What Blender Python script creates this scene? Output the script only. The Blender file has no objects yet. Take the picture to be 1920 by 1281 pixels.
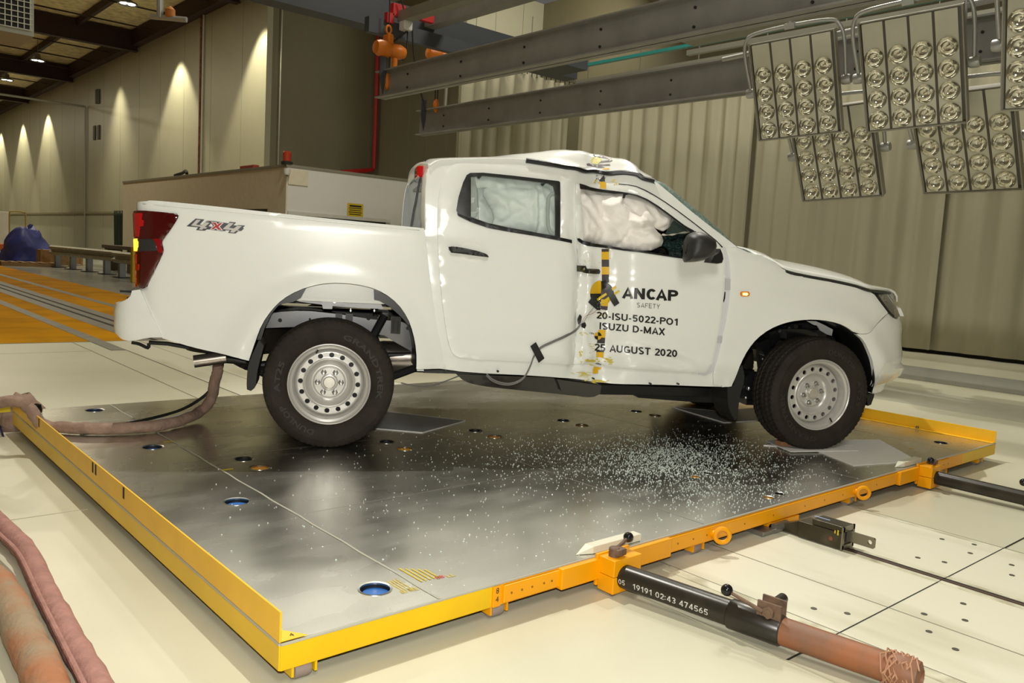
import bpy, bmesh, math, random
from mathutils import Vector, Matrix, noise
from mathutils.geometry import delaunay_2d_cdt
random.seed(7)
PI = math.pi
# ---------------------------------------------------------------- camera
H = 0.14                                    # deck top above the floor
CF, CYAW, CPITCH, CROLL = 1549.81176, 0.85166, -0.1013, -0.05633
CP = Vector((-1.04639, -2.14118, 1.15419 + H))
_f = Vector((math.cos(CPITCH)*math.cos(CYAW), math.cos(CPITCH)*math.sin(CYAW), math.sin(CPITCH)))
_r = Vector((math.sin(CYAW), -math.cos(CYAW), 0)); _u = _r.cross(_f)
CR = _r*math.cos(CROLL) - _u*math.sin(CROLL); CU = _u*math.cos(CROLL) + _r*math.sin(CROLL); CW = _f
cam_d = bpy.data.cameras.new('camera'); cam = bpy.data.objects.new('camera', cam_d)
bpy.context.scene.collection.objects.link(cam)
M = Matrix((CR, CU, -CW)).transposed().to_4x4(); M.translation = CP
cam.matrix_world = M
cam_d.sensor_width = 36; cam_d.lens = CF/1920*36; cam_d.clip_start = .05; cam_d.clip_end = 300
bpy.context.scene.camera = cam
sc = bpy.context.scene
COL = sc.collection
sc.view_settings.view_transform = 'Standard'; sc.view_settings.look = 'None'
sc.view_settings.gamma = 1; sc.view_settings.use_curve_mapping = False
sc.view_settings.exposure = 0.0
# world: dim neutral interior fill
w = bpy.data.worlds.new('world'); sc.world = w; w.use_nodes = True
w.node_tree.nodes['Background'].inputs[0].default_value = (1.0, .96, .86, 1)
w.node_tree.nodes['Background'].inputs[1].default_value = 0.10

def lamp(name, kind, loc, energy, color=(1,1,1), size=.1, target=None, spot=None, blend=.3, size_y=None):
    d = bpy.data.lights.new(name, kind); d.energy = energy; d.color = color
    if kind == 'AREA':
        d.size = size
        if size_y: d.shape = 'RECTANGLE'; d.size_y = size_y
    else: d.shadow_soft_size = size
    if kind == 'SPOT': d.spot_size = spot; d.spot_blend = blend
    o = bpy.data.objects.new(name, d); COL.objects.link(o); o.location = loc
    if target is not None:
        o.rotation_euler = (Vector(target)-Vector(loc)).to_track_quat('-Z', 'Y').to_euler()
    return o
# the photographer's flash, on top of the camera
lamp('camera_flash', 'AREA', CP + CU*.16, 95, (1.0, .975, .90), .06, CP + CW*5 + CU*1.2)
# high-bay lamps over the test area and over the curtained side, plus added fill lamps
lamp('high_bay_and_fill_light', 'SPOT', (8.2, 4.6, 10.5), 1300, (1.0, .97, .87), .10, (4.5, 1.2, 0), 1.9, .5)
lamp('high_bay_and_fill_light', 'SPOT', (2.1, 5.0, 10.5), 3100, (1.0, .97, .87), .04, (3.0, -.4, 0), 1.15, .7)
lamp('high_bay_and_fill_light', 'AREA', (1.0, 8.0, 11.0), 60, (1.0, .955, .84), 2.5, (1.5, 7, 0))
lamp('high_bay_and_fill_light', 'AREA', (10.5, 5.0, 10.5), 520, (1.0, .955, .84), 2.0, (12, 5.5, 0))
lamp('high_bay_and_fill_light', 'AREA', (-2.5, -6.0, 8.5), 330, (1.0, .97, .9), 3.0, (2, 0, 0.5))  # soft fill added on the near left to lift the trolley flange
lamp('high_bay_and_fill_light', 'AREA', (8.0, 13.0, 11.0), 420, (1.0, .94, .8), 2.0, (8.3, 15.5, 0))  # unseen fill added to brighten the cabin front
# ---------------------------------------------------------------- helpers
def ray(u, v): return CW + CR*((u-960)/CF) - CU*((v-640.5)/CF)
def onz(u, v, z):
    d = ray(u, v); return CP + d*((z-CP.z)/d.z)
def onx(u, v, x):
    d = ray(u, v); return CP + d*((x-CP.x)/d.x)
def ony(u, v, y):
    d = ray(u, v); return CP + d*((y-CP.y)/d.y)
def atd(u, v, D): return CP + ray(u, v)*D
def proj(P):
    d = P-CP; z = d.dot(CW); return (960+CF*d.dot(CR)/z, 640.5-CF*d.dot(CU)/z)
def zm(ox, oy, k): return lambda x, y: (ox + x/k, oy + y/k)
def pts(f, *a): return [f(*p) for p in a]

MATS = {}
def mat(name, col, rough=.5, metal=0., var=0., vscale=5., bump=0., bscale=40., spec=.5, emit=None, estr=0, trans=0, coat=0, col2=None, ior=1.45, alpha=1, stretch=None, c2lo=.45, c2hi=.6, det=5):
    if name in MATS: return MATS[name]
    m = bpy.data.materials.new(name); m.use_nodes = True; n = m.node_tree.nodes; l = m.node_tree.links
    b = n['Principled BSDF']
    def S(k, v):
        if k in b.inputs: b.inputs[k].default_value = v
    S('Base Color', (*col, 1)); S('Roughness', rough); S('Metallic', metal); S('Specular IOR Level', spec)
    S('Transmission Weight', trans); S('Coat Weight', coat); S('Coat Roughness', .03); S('IOR', ior); S('Alpha', alpha)
    if emit: S('Emission Color', (*emit, 1)); S('Emission Strength', estr)
    tc = n.new('ShaderNodeTexCoord'); src = tc.outputs['Object']
    if stretch:
        mp = n.new('ShaderNodeMapping'); mp.inputs['Scale'].default_value = stretch; l.new(src, mp.inputs[0]); src = mp.outputs[0]
    if var or col2:
        t = n.new('ShaderNodeTexNoise'); t.inputs['Scale'].default_value = vscale; t.inputs['Detail'].default_value = det; l.new(src, t.inputs['Vector'])
        r = n.new('ShaderNodeValToRGB')
        if col2:
            r.color_ramp.elements[0].color = (*col, 1); r.color_ramp.elements[1].color = (*col2, 1)
            r.color_ramp.elements[0].position = c2lo; r.color_ramp.elements[1].position = c2hi
        else:
            r.color_ramp.elements[0].color = (*[c*(1-var) for c in col], 1); r.color_ramp.elements[1].color = (*[min(1, c*(1+var)) for c in col], 1)
            r.color_ramp.elements[0].position = .3; r.color_ramp.elements[1].position = .7
        l.new(t.outputs['Fac'], r.inputs[0]); l.new(r.outputs[0], b.inputs['Base Color'])
    if bump:
        t = n.new('ShaderNodeTexNoise'); t.inputs['Scale'].default_value = bscale; t.inputs['Detail'].default_value = 4; l.new(src, t.inputs['Vector'])
        bp = n.new('ShaderNodeBump'); bp.inputs['Strength'].default_value = bump; bp.inputs['Distance'].default_value = .01
        l.new(t.outputs['Fac'], bp.inputs['Height']); l.new(bp.outputs[0], b.inputs['Normal'])
    MATS[name] = m; return m

def tag(o, label=None, cat=None, group=None, kind=None):
    if label: o['label'] = label
    if cat: o['category'] = cat
    if group: o['group'] = group
    if kind: o['kind'] = kind
    return o
def thing(name, label, cat, loc=(0,0,0), rz=0, group=None):
    o = bpy.data.objects.new(name, None); COL.objects.link(o); o.location = loc; o.rotation_euler = (0,0,rz); o.empty_display_size = .1
    return tag(o, label, cat, group)
def link(name, verts, faces, m, parent=None, smooth=False, angle=None, mats=None, mi=None):
    me = bpy.data.meshes.new(name); me.from_pydata([tuple(v) for v in verts], [], faces); me.update()
    for mm in (mats or [m]): me.materials.append(mm)
    if mi:
        for p, i in zip(me.polygons, mi): p.material_index = i
    if smooth or angle:
        for p in me.polygons: p.use_smooth = True
        if angle: me.set_sharp_from_angle(angle=angle)
    o = bpy.data.objects.new(name, me); COL.objects.link(o)
    if parent: o.parent = parent
    return o
class MB:
    """collects shapes and links them as one mesh object"""
    def __init__(s): s.v = []; s.f = []; s.mi = []; s.m = 0
    def add(s, vs, fs):
        k = len(s.v); s.v += [Vector(v) for v in vs]; s.f += [tuple(i+k for i in f) for f in fs]; s.mi += [s.m]*len(fs); return s
    def box(s, lo, hi, mt=None, bev=0):
        x0,y0,z0 = lo; x1,y1,z1 = hi
        if bev:
            b = min(bev, (x1-x0)*.45, (y1-y0)*.45, (z1-z0)*.45)
            bm = bmesh.new(); bmesh.ops.create_cube(bm, size=1)
            for v in bm.verts: v.co = Vector(((x0+x1)/2+v.co.x*(x1-x0), (y0+y1)/2+v.co.y*(y1-y0), (z0+z1)/2+v.co.z*(z1-z0)))
            bmesh.ops.bevel(bm, geom=bm.edges[:]+bm.verts[:], offset=b, segments=2, profile=.5, affect='EDGES')
            vs = [v.co.copy() for v in bm.verts]; bm.verts.index_update(); fs = [[v.index for v in f.verts] for f in bm.faces]; bm.free()
        else:
            vs = [Vector(p) for p in ((x0,y0,z0),(x1,y0,z0),(x1,y1,z0),(x0,y1,z0),(x0,y0,z1),(x1,y0,z1),(x1,y1,z1),(x0,y1,z1))]
            fs = [(0,3,2,1),(4,5,6,7),(0,1,5,4),(1,2,6,5),(2,3,7,6),(3,0,4,7)]
        if mt: vs = [mt @ v for v in vs]
        return s.add(vs, fs)
    def tube(s, path, r, n=10, cap=True, closed=False):
        P = [Vector(p) for p in path]; rs = r if isinstance(r, (list, tuple)) else [r]*len(P)
        vs = []; fs = []; up = None; N = len(P)
        for i, p in enumerate(P):
            if closed: t = P[(i+1) % N]-P[i-1]
            else: t = P[min(i+1, N-1)]-P[max(i-1, 0)]
            t.normalize()
            if up is None:
                up = Vector((0,0,1)) if abs(t.z) < .9 else Vector((1,0,0))
            a = up - t*up.dot(t)
            if a.length < 1e-5: a = t.orthogonal()
            a.normalize(); up = a; b = t.cross(a)
            for k in range(n):
                th = 2*PI*k/n; vs.append(p + (a*math.cos(th)+b*math.sin(th))*rs[i])
        for i in range(N if closed else N-1):
            j = (i+1) % N
            for k in range(n):
                q = (k+1) % n; fs.append((i*n+k, i*n+q, j*n+q, j*n+k))
        if cap and not closed: fs += [tuple(reversed(range(n))), tuple(range((N-1)*n, N*n))]
        return s.add(vs, fs)
    def cyl(s, a, b, r, n=16, r2=None): return s.tube([a, b], [r, r if r2 is None else r2], n)
    def lathe(s, prof, n=32, mt=None, closed=False):
        """prof: (r, h) pairs round the local z axis"""
        vs = [Vector((r*math.cos(2*PI*k/n), r*math.sin(2*PI*k/n), h)) for r, h in prof for k in range(n)]
        fs = []; m = len(prof)
        for i in range(m if closed else m-1):
            j = (i+1) % m
            for k in range(n):
                q = (k+1) % n; fs.append((i*n+k, i*n+q, j*n+q, j*n+k))
        if mt: vs = [mt @ v for v in vs]
        return s.add(vs, fs)
    def prism(s, poly, h, mt=None):
        """poly in local xy, extruded along z 0..h"""
        n = len(poly); vs = [Vector((x,y,0)) for x,y in poly]+[Vector((x,y,h)) for x,y in poly]
        fs = [tuple(reversed(range(n))), tuple(range(n, 2*n))]+[(i,(i+1)%n,(i+1)%n+n,i+n) for i in range(n)]
        if mt: vs = [mt @ v for v in vs]
        return s.add(vs, fs)
    def build(s, name, m, parent=None, smooth=False, angle=.6, loc=None, mats=None):
        if loc is not None: s.v = [v-Vector(loc) for v in s.v]
        o = link(name, s.v, s.f, m, parent, smooth, angle if smooth else None, mats, s.mi if mats else None)
        bm = bmesh.new(); bm.from_mesh(o.data); bmesh.ops.recalc_face_normals(bm, faces=bm.faces[:]); bm.to_mesh(o.data); bm.free()
        if loc is not None: o.location = loc
        return o
def smoothpath(P, k=6):
    P = [Vector(p) for p in P]; out = []
    for i in range(len(P)-1):
        a, b, c, d = P[max(i-1,0)], P[i], P[i+1], P[min(i+2,len(P)-1)]
        for j in range(k):
            t = j/k; out.append(.5*((2*b)+(c-a)*t+(2*a-5*b+4*c-d)*t*t+(3*b-a-3*c+d)*t**3))
    out.append(P[-1]); return out
def copy_tree(o, parent=None):
    c = o.copy(); COL.objects.link(c)
    if parent: c.parent = parent
    for ch in list(o.children): copy_tree(ch, c)
    return c
def inside(p, poly):
    x, y = p; c = False; j = len(poly)-1
    for i in range(len(poly)):
        xi, yi = poly[i]; xj, yj = poly[j]
        if (yi > y) != (yj > y) and x < (xj-xi)*(y-yi)/(yj-yi)+xi: c = not c
        j = i
    return c
def densify(poly, h):
    out = []
    for i in range(len(poly)):
        a = Vector(poly[i]); b = Vector(poly[(i+1) % len(poly)]); n = max(1, int((b-a).length/h))
        for k in range(n): out.append(tuple(a+(b-a)*(k/n)))
    return out
def chaikin(poly, it=2, corner=.8):
    P = [Vector(p) for p in poly]; sharp = [False]*len(P)
    for i in range(len(P)):
        a = P[i]-P[i-1]; b = P[(i+1) % len(P)]-P[i]
        if a.length < 1e-6 or b.length < 1e-6: continue
        if a.angle(b) > corner: sharp[i] = True
    for _ in range(it):
        Q = []; S = []
        for i in range(len(P)):
            if sharp[i]: Q.append(P[i]); S.append(True)
            else:
                Q.append(P[i]*.75+P[i-1]*.25); S.append(False); Q.append(P[i]*.75+P[(i+1) % len(P)]*.25); S.append(False)
        P, sharp = Q, S
    return [tuple(p) for p in P]
def seg_dist(p, a, b):
    ab = b-a; t = max(0, min(1, (p-a).dot(ab)/max(ab.length_squared, 1e-12))); return (p-(a+ab*t)).length
def cdt(outline, holes, h, margin=.45):
    """dense triangulation of a 2-D outline with holes; returns verts, tris, number of boundary verts per loop"""
    V = []; E = []; loops = []
    for lp in [outline]+holes:
        k = len(V); n = len(lp); V += [Vector(p) for p in lp]; E += [(k+i, k+(i+1) % n) for i in range(n)]; loops.append((k, n))
    xs = [p[0] for p in outline]; ys = [p[1] for p in outline]
    y = min(ys)+h*.5; row = 0
    cell = {}
    for q in V: cell.setdefault((int(q.x//h), int(q.y//h)), []).append(q)
    while y < max(ys):
        x = min(xs)+h*(.5 if row % 2 else 0)
        while x < max(xs):
            p = Vector((x, y))
            if inside(p, outline) and not any(inside(p, hh) for hh in holes):
                cx, cy = int(x//h), int(y//h)
                if all((p-q).length > h*margin for i in (-1,0,1) for j in (-1,0,1) for q in cell.get((cx+i, cy+j), ())): V.append(p)
            x += h
        y += h*.87; row += 1
    vo, eo, fo, ov, oe, of = delaunay_2d_cdt(V, E, [], 0, 1e-7)
    T = []
    for f in fo:
        c = (vo[f[0]]+vo[f[1]]+vo[f[2]])/3
        if inside(c, outline) and not any(inside(c, hh) for hh in holes): T.append(tuple(f))
    # boundary edges
    cnt = {}
    for t in T:
        for a, b in ((t[0],t[1]),(t[1],t[2]),(t[2],t[0])): cnt[(a,b)] = 1
    B = [e for e in cnt if (e[1], e[0]) not in cnt]
    return vo, T, B
def glyph_strokes(ch, t):
    """centre lines of a plain bold sans letter, height 1; returns (width, polylines)"""
    h = t/2; H1 = 1-h
    def arc(cx, cy, rx, ry, a0, a1, n=14): return [(cx+rx*math.cos(math.radians(a0+(a1-a0)*i/n)), cy+ry*math.sin(math.radians(a0+(a1-a0)*i/n))) for i in range(n+1)]
    W = {'A':.78,'N':.74,'C':.70,'P':.70,'2':.62,'0':.62,'-':.36,'I':.2,'S':.68,'U':.74,'5':.62,'O':.82,'1':.50,'3':.62,'4':.66,'6':.62,'7':.60,'9':.62,':':.26,'Z':.66,'D':.74,'M':.86,'X':.72,'G':.80,'T':.66,'F':.64,'E':.66,'Y':.7,' ':.3}[ch]; r = W-h
    L = {'A':[[(h*.9,0),(W/2,H1+.02),(W-h*.9,0)],[(W*.24,.30),(W*.76,.30)]], 'N':[[(h,0),(h,1)],[(h,.97),(r,.03)],[(r,0),(r,1)]],
     'C':[arc(W/2,.5,W/2-h,.5-h,42,318,24)], 'P':[[(h,0),(h,1)],[(h,H1)]+arc(W*.55,.70,W*.45-h,H1-.70,90,-90)+[(h,1.40-H1)]],
     '2':[arc(W/2,.70,W/2-h,H1-.70,165,-25)+[(h*1.2,h)],[(h*.4,h),(W,h)]], '0':[arc(W/2,.5,W/2-h,.5-h,0,360,26)], '-':[[(.04,.36),(W-.04,.36)]], 'I':[[(W/2,0),(W/2,1)]],
     'S':[arc(W/2,.735,W/2-h,H1-.735,35,270)[:-1]+arc(W/2,.265,W/2-h*1.0,.265-h,90,-145)[0:]], 'U':[[(h,1),(h,.36)]+arc(W/2,.36,W/2-h,.36-h,180,360)+[(r,1)]],
     '5':[[(W*.92,H1),(W*.24,H1),(h*1.2,.48)],arc(W/2,.33,W/2-h,.33-h,148,-150,20)], 'O':[arc(W/2,.5,W/2-h,.5-h,0,360,26)], '1':[[(W*.68,0),(W*.68,1)],[(W*.66,.93),(W*.16,.72)]],
     '3':[arc(W/2,.735,W/2-h,H1-.735,150,-80)+arc(W/2,.28,W/2-h,.28-h,80,-150)], '4':[[(W*.72,0),(W*.72,1)],[(W*.66,.95),(h,.28)],[(h*.6,.28),(W,.28)]], '6':[arc(W/2,.32,W/2-h,.32-h,0,360,20),[(W*.72,H1),(W*.36,.75),(h,.36)]], '7':[[(0,H1),(W-.02,H1)],[(W-.08,H1),(W*.35,0)]], '9':[arc(W/2,.68,W/2-h,H1-.68,0,360,20),[(W*.28,h),(W*.64,.25),(W-h,.64)]], ':':[[(W/2,.12),(W/2,.30)],[(W/2,.62),(W/2,.80)]],
     'Z':[[(.02,H1),(W-.03,H1)],[(r-.02,H1),(h+.02,h)],[(.02,h),(W,h)]], 'D':[[(h,0),(h,1)],[(h,H1),(W*.42,H1)]+arc(W*.42,.5,W*.58-h,.5-h,90,-90,18)[1:]+[(h,h)]],
     'M':[[(h,0),(h,1)],[(h,.96),(W/2,.10)],[(W/2,.10),(r,.96)],[(r,0),(r,1)]], 'X':[[(h*.8,0),(W-h*.8,1)],[(W-h*.8,0),(h*.8,1)]], 'G':[arc(W/2,.5,W/2-h,.5-h,42,350,24)[:-3]+[(r,.20),(r,.46)],[(W*.55,.44),(W-.0,.44)]],
     'T':[[(W/2,0),(W/2,1)],[(0,H1),(W,H1)]], 'F':[[(h,0),(h,1)],[(h,H1),(W,H1)],[(h,.5),(W*.9,.5)]], 'E':[[(h,0),(h,1)],[(h,H1),(W,H1)],[(h,.5),(W*.92,.5)],[(h,h),(W,h)]], 'Y':[[(W/2,0),(W/2,.45)],[(W/2,.42),(h*.8,1)],[(W/2,.42),(W-h*.8,1)]], ' ':[]}[ch]
    return W, L
WORDS = []
def bold_text(s_, t=.17, gap=.10, sub=0):
    V = []; F = []; x = 0; WORDS.clear()
    for ch in s_:
        if ch == ' ': WORDS.append(len(V))
        W, L = glyph_strokes(ch, t)
        for pl in L:
            P = [Vector(p) for p in pl]
            if sub: P = [a.lerp(b, i/sub) for a, b in zip(P, P[1:]) for i in range(sub)]+[P[-1]]
            k = len(V); n = len(P)
            for i, p in enumerate(P):
                a = (P[i]-P[i-1]).normalized() if i else (P[1]-P[0]).normalized(); b = (P[i+1]-P[i]).normalized() if i < n-1 else a
                if n > 2 and (P[0]-P[-1]).length < 1e-4 and i in (0, n-1): a = (P[-1]-P[-2]).normalized(); b = (P[1]-P[0]).normalized()
                m = (a+b); m = m.normalized() if m.length > .2 else a; nn = Vector((-m.y, m.x)); kf = min(1.5, 1/max(.35, nn.dot(Vector((-a.y, a.x)))))
                V += [Vector((x+p.x+nn.x*t/2*kf, p.y+nn.y*t/2*kf, 0)), Vector((x+p.x-nn.x*t/2*kf, p.y-nn.y*t/2*kf, 0))]
            F += [(k+2*i, k+2*i+1, k+2*i+3, k+2*i+2) for i in range(n-1)]
        x += W+gap-(.16 if ch == 'C' else .06 if ch in 'P2A' else 0)
    return V, F
# ---------------------------------------------------------------- room shell
m_floor = mat('floor_cream', (.62,.60,.46), .32, col2=(.54,.52,.39), vscale=.9, c2lo=.38, c2hi=.68, det=9)
m_floorw = mat('floor_plate_white', (.70,.68,.55), .35, col2=(.50,.47,.34), vscale=3.1, c2lo=.50, c2hi=.74, stretch=(1,.25,1), det=9)
m_yellow = mat('floor_ochre', (.62,.28,.0), .8, spec=.1, col2=(.48,.22,.0), vscale=1.0)
m_blue = mat('floor_bluegrey', (.31,.32,.29), .22, var=.12, vscale=.6)
m_grey = mat('track_grey', (.20,.19,.155), .5, var=.15)
m_dark = mat('seam_dark', (.02,.018,.015), .7)
m_stain = mat('floor_grime', (.42,.39,.27), .6, col2=(.64,.62,.48), vscale=9, c2lo=.38, c2hi=.60, det=10)
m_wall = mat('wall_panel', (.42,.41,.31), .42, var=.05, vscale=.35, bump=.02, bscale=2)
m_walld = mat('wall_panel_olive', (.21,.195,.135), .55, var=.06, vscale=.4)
m_wallw = mat('wall_panel_white', (.55,.55,.46), .5, var=.04, vscale=.4)
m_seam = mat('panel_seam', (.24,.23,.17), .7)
m_ceil = mat('ceiling_mesh', (.80,.70,.42), .9, var=.25, vscale=3, bump=.4, bscale=8)
m_maroon = mat('maroon_steel', (.035,.012,.012), .6)
def struct(mb, name, m, parent=None, **k):
    o = mb.build(name, m, parent, **k)
    if parent is None: o['kind'] = 'structure'
    return o
def slab(name, x0, x1, y0, y1, m, top=0.0, th=.05):
    return struct(MB().box((x0,y0,top-th), (x1,y1,top)), name, m)
# floor pieces meet edge to edge
fl = slab('floor', -14, 24, -14, 110, m_floor, 0, .3)
slab('floor', -14, 4.45, 8.62, 110, m_yellow, .003, .003)
slab('floor', 4.45, 14.2, 17.0, 110, m_blue, .003, .003)
slab('floor', 10.0, 11.7, -14, 12, m_blue, .003, .003)
slab('floor', 7.75, 9.0, -14, 8.6, mat('floor_cream_grey', (.46,.45,.36), .3, var=.06), .002, .002)
slab('trim_1', 9.98, 10.0, -14, 12, m_seam, .004, .004)
# white bolted plates in front of the trolley with grime along their joints
slab('floor', 1.80, 3.44, -14, 8.62, m_floorw, .003, .003)
for k, x in enumerate((1.44, 1.80, 2.19, 3.44)):
    mb = MB(); mb.box((x-.003,-14,0), (x+.003,8.6,.0042)); struct(mb, 'trim_%d' % (k+2), m_seam if k else mat('seam_pale', (.44,.42,.31), .6))
for k, (x, wd) in enumerate(((1.77, .03), (3.41, .015))):
    struct(MB().box((x-wd,-14,0), (x+wd,-.02,.0036)), 'trim_%d' % (k+6), m_stain)
struct(MB().box((2.655,-14,0), (2.765,8.6,.0044)), 'trim_9', m_stain)
struct(MB().box((2.69,-14,0), (2.735,8.6,.005)), 'trim_10', m_dark)
struct(MB().box((2.70,-14,0), (2.713,8.6,.0056)), 'trim_11', mat('rail_brown', (.10,.045,.02), .5))
struct(MB().box((1.44,-.790,0), (8,-.786,.005)), 'trim_12', m_dark)
# tracks on the ochre floor
struct(MB().box((3.30,8.6,0), (3.46,110,.005)), 'trim_13', m_grey)
struct(MB().box((2.16,8.6,0), (2.82,110,.005)), 'trim_14', m_grey)
struct(MB().box((2.56,8.6,0), (2.62,110,.007)).box((2.36,8.6,0), (2.42,110,.007)), 'trim_15', m_dark)
struct(MB().box((1.64,7.75,0), (1.80,110,.0055)), 'trim_16', m_grey)
struct(MB().box((-14,8.60,0), (1.64,8.62,.004)).box((1.8,8.6,0),(4.45,8.62,.0046)), 'trim_17', m_seam)
struct(MB().box((-14,4.08,0), (0.6,4.086,.002)).box((-14,7.74,0), (1.44,7.747,.002)).box((-14,2.0,0),(-.02,2.004,.002)), 'trim_18', mat('seam_pale', (.44,.42,.31), .6))
mb = MB()
for x, y in ((1.92,-.62),(1.99,-.72),(2.1,-.98),(2.25,-.9),(2.33,-1.02),(2.03,-1.1),(2.95,-.7),(3.05,-.95),(3.2,-.9),(3.2,-.72),(2.5,-.95),(3.3,-.55),(2.9,-.6),(3.36,-.68)):
    mb.prism([(x+.012*math.cos(a*PI/6), y+.012*math.sin(a*PI/6)) for a in range(12)], .0048)
struct(mb, 'trim_19', mat('bolt_head', (.12,.115,.09), .4, metal=.5))
# walls
ZH = 12.35
def vwall(name, a, b, z0, z1, m, step=1.15, th=.25, inward=1, seam=.02):
    """sandwich-panel wall from a to b with vertical joints; built in its own frame"""
    a = Vector((*a, 0)); b = Vector((*b, 0)); L = (b-a).length; d = (b-a).normalized(); n = Vector((-d.y, d.x, 0))*inward
    T = Matrix.Translation(a) @ Matrix((d, n, Vector((0,0,1)))).transposed().to_4x4()
    o = struct(MB().box((0, -th, z0), (L, 0, z1), T), name, m)
    s = MB(); x = step
    while x < L: s.box((x-seam/2, 0, z0), (x+seam/2, .004, z1), T); x += step
    if s.v: s.build('panel_joint', m_seam, o)
    return o
vwall('wall_hall', (14.2,110), (14.2,31.9), 0, ZH, m_wall, 3.6, .25, -1, .02) 
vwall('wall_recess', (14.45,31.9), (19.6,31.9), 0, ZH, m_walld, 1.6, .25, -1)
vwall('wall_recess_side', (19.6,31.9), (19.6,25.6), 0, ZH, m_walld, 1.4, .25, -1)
vwall('wall_back', (19.85,25.6), (24,25.6), 0, ZH, m_wallw, 1.5, .25, -1)
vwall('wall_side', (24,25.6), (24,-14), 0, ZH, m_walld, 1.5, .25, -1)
vwall('wall_left', (-14,110), (14.45,110), 0, ZH+1, m_wall, 1.5, .25, -1)
vwall('wall_rear', (24,-14), (-14,-14), 0, ZH, m_wallw, 1.5, .25, -1)
vwall('wall_near', (-14,-14), (-14,110), 0, ZH+1, m_wallw, 1.5, .25, -1)
# hall floor ledge (rail) along the wall and the ceiling
struct(MB().box((14.08,40,2.62), (14.2,110,2.74)), 'trim_20', mat('ledge', (.25,.22,.13), .7, var=.3, vscale=6))
c = struct(MB().box((-14,-14,12.9), (24.3,110,13.0)), 'ceiling', m_ceil)
mb = MB()
for y in (20.5, 34.7, 49, 63.3, 77.6, 92, 106): mb.box((-14,y-.13,11.75), (14.1,y+.13,12.85)); mb.box((-14,y-.22,11.72),(14.1,y+.22,11.78))
rf = struct(mb, 'trim_21', m_maroon)
mb = MB()
for x in (-10.5,-7,-3.4,.2,3.8,7.4,11.0): mb.box((x-.1,14,12.5), (x+.1,110,12.85))
mb.box((13.75,31,12.0), (14.19,110,12.85)); struct(mb, 'trim_22', m_maroon)
mb = MB()
for y in list(range(24, 108, 4)): mb.cyl((-14,y+1.4,12.3), (13.9,y+1.4,12.3), .04, 6)
struct(mb, 'trim_23', m_maroon)
# roof mesh lines under the insulation
# ---------------------------------------------------------------- hall lamps
m_fix = mat('lamp_body', (.25,.25,.24), .4, metal=.6)
m_glow = mat('lamp_glow', (1,1,1), .3, emit=(1,.96,.85), estr=14)
def hall_lamp(x, y, z, label, P=900, tgt=None):
    t = thing('high_bay_lamp', label, 'ceiling lamp', (x,y,z), 0, 'high-bay lamps under the hall roof')
    MB().lathe([(.02,.45),(.14,.42),(.16,.2),(.42,.06),(.42,0),(.40,0),(.14,.17)], 20).build('housing', m_fix, t, smooth=True)
    MB().cyl((0,0,.4), (0,0,1.32), .02, 6).build('hanger', m_fix, t)
    for s in (-1,1):
        MB().lathe([(0,.03),(.13,.03),(.16,.05),(.13,.08)], 14, Matrix.Translation((s*.17,0,-.02))).build('bulb', m_glow, t, smooth=True)
    return t
hall_lamp(10.6, 38.6, 11.6, 'glowing twin-bulb high-bay lamp nearest the overhead pipe bracket')
hall_lamp(10.6, 56.6, 11.6, 'glowing twin-bulb high-bay lamp in the middle of the row of three')
hall_lamp(10.6, 66.2, 11.6, 'glowing twin-bulb high-bay lamp farthest down the hall roof')
for y, bl_, e_ in ((32.1,.4,3000), (42.2,.4,3000), (52.5,1.,2800), (71.2,.3,3200), (80.4,.3,3200), (90.3,.3,3200)):
    lamp('wall_wash_light', 'SPOT', (12.9, y, 11.7), e_*.8, (1.0, .91, .62), .10, (13.3, y, 0), math.radians(80), bl_)
    lamp('hall_light', 'AREA', (6, y, 11.6), 330, (1.0, .9, .66), 1.2, (6.2, y, 0))
lamp('hall_light', 'AREA', (21, 20, 11.5), 200, (1.0, .92, .7), 1.5, (21.5, 25, 7))
# ---------------------------------------------------------------- things on and by the hall wall
m_white = mat('white_paint', (.62,.61,.55), .5, var=.05)
m_rust = mat('old_pipe', (.20,.08,.045), .7, var=.4, vscale=9)
m_conduit = mat('galvanised_pipe', (.38,.37,.32), .45, metal=.5)
t = tag(MB().tube([(14.13,39.2,12.7), (14.13,39.2,.0)], .06, 8).build('downpipe', m_rust), 'rust-brown downpipe running down the pale hall wall', 'pipe')
t2 = tag(MB().tube([(14.13,38.9,12.7), (14.13,38.9,.0)], .05, 8).build('conduit', m_white), 'pale conduit beside the rust-brown downpipe', 'conduit')
t = thing('gantry_pipe', 'thin grey pipe spanning the hall and dropping down its far wall', 'pipe', (14.1,60,0))
MB().tube([(0,0,0),(0,0,9.75)], .06, 8).build('upright', m_conduit, t)
MB().tube([(0,0,9.75),(-22,0,9.75)], .07, 8).build('crossbar', m_conduit, t)
for i,(u,v) in enumerate(((181,181),(185,181),(177,249),(185,248))):
    p = onx(u, v, 14.15)
    tag(MB().box((14.12,p.y-.22,p.z-.45), (14.19,p.y+.22,p.z+.45)).build('vent_grille', mat('dark_grille', (.06,.06,.045), .6)), ['dark slot vent high on the hall wall, left of the upper pair','dark slot vent high on the hall wall, right of the upper pair','dark slot vent on the hall wall, left of the lower pair','dark slot vent on the hall wall, right of the lower pair'][i], 'vent', 'slot vents on the hall wall')
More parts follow.
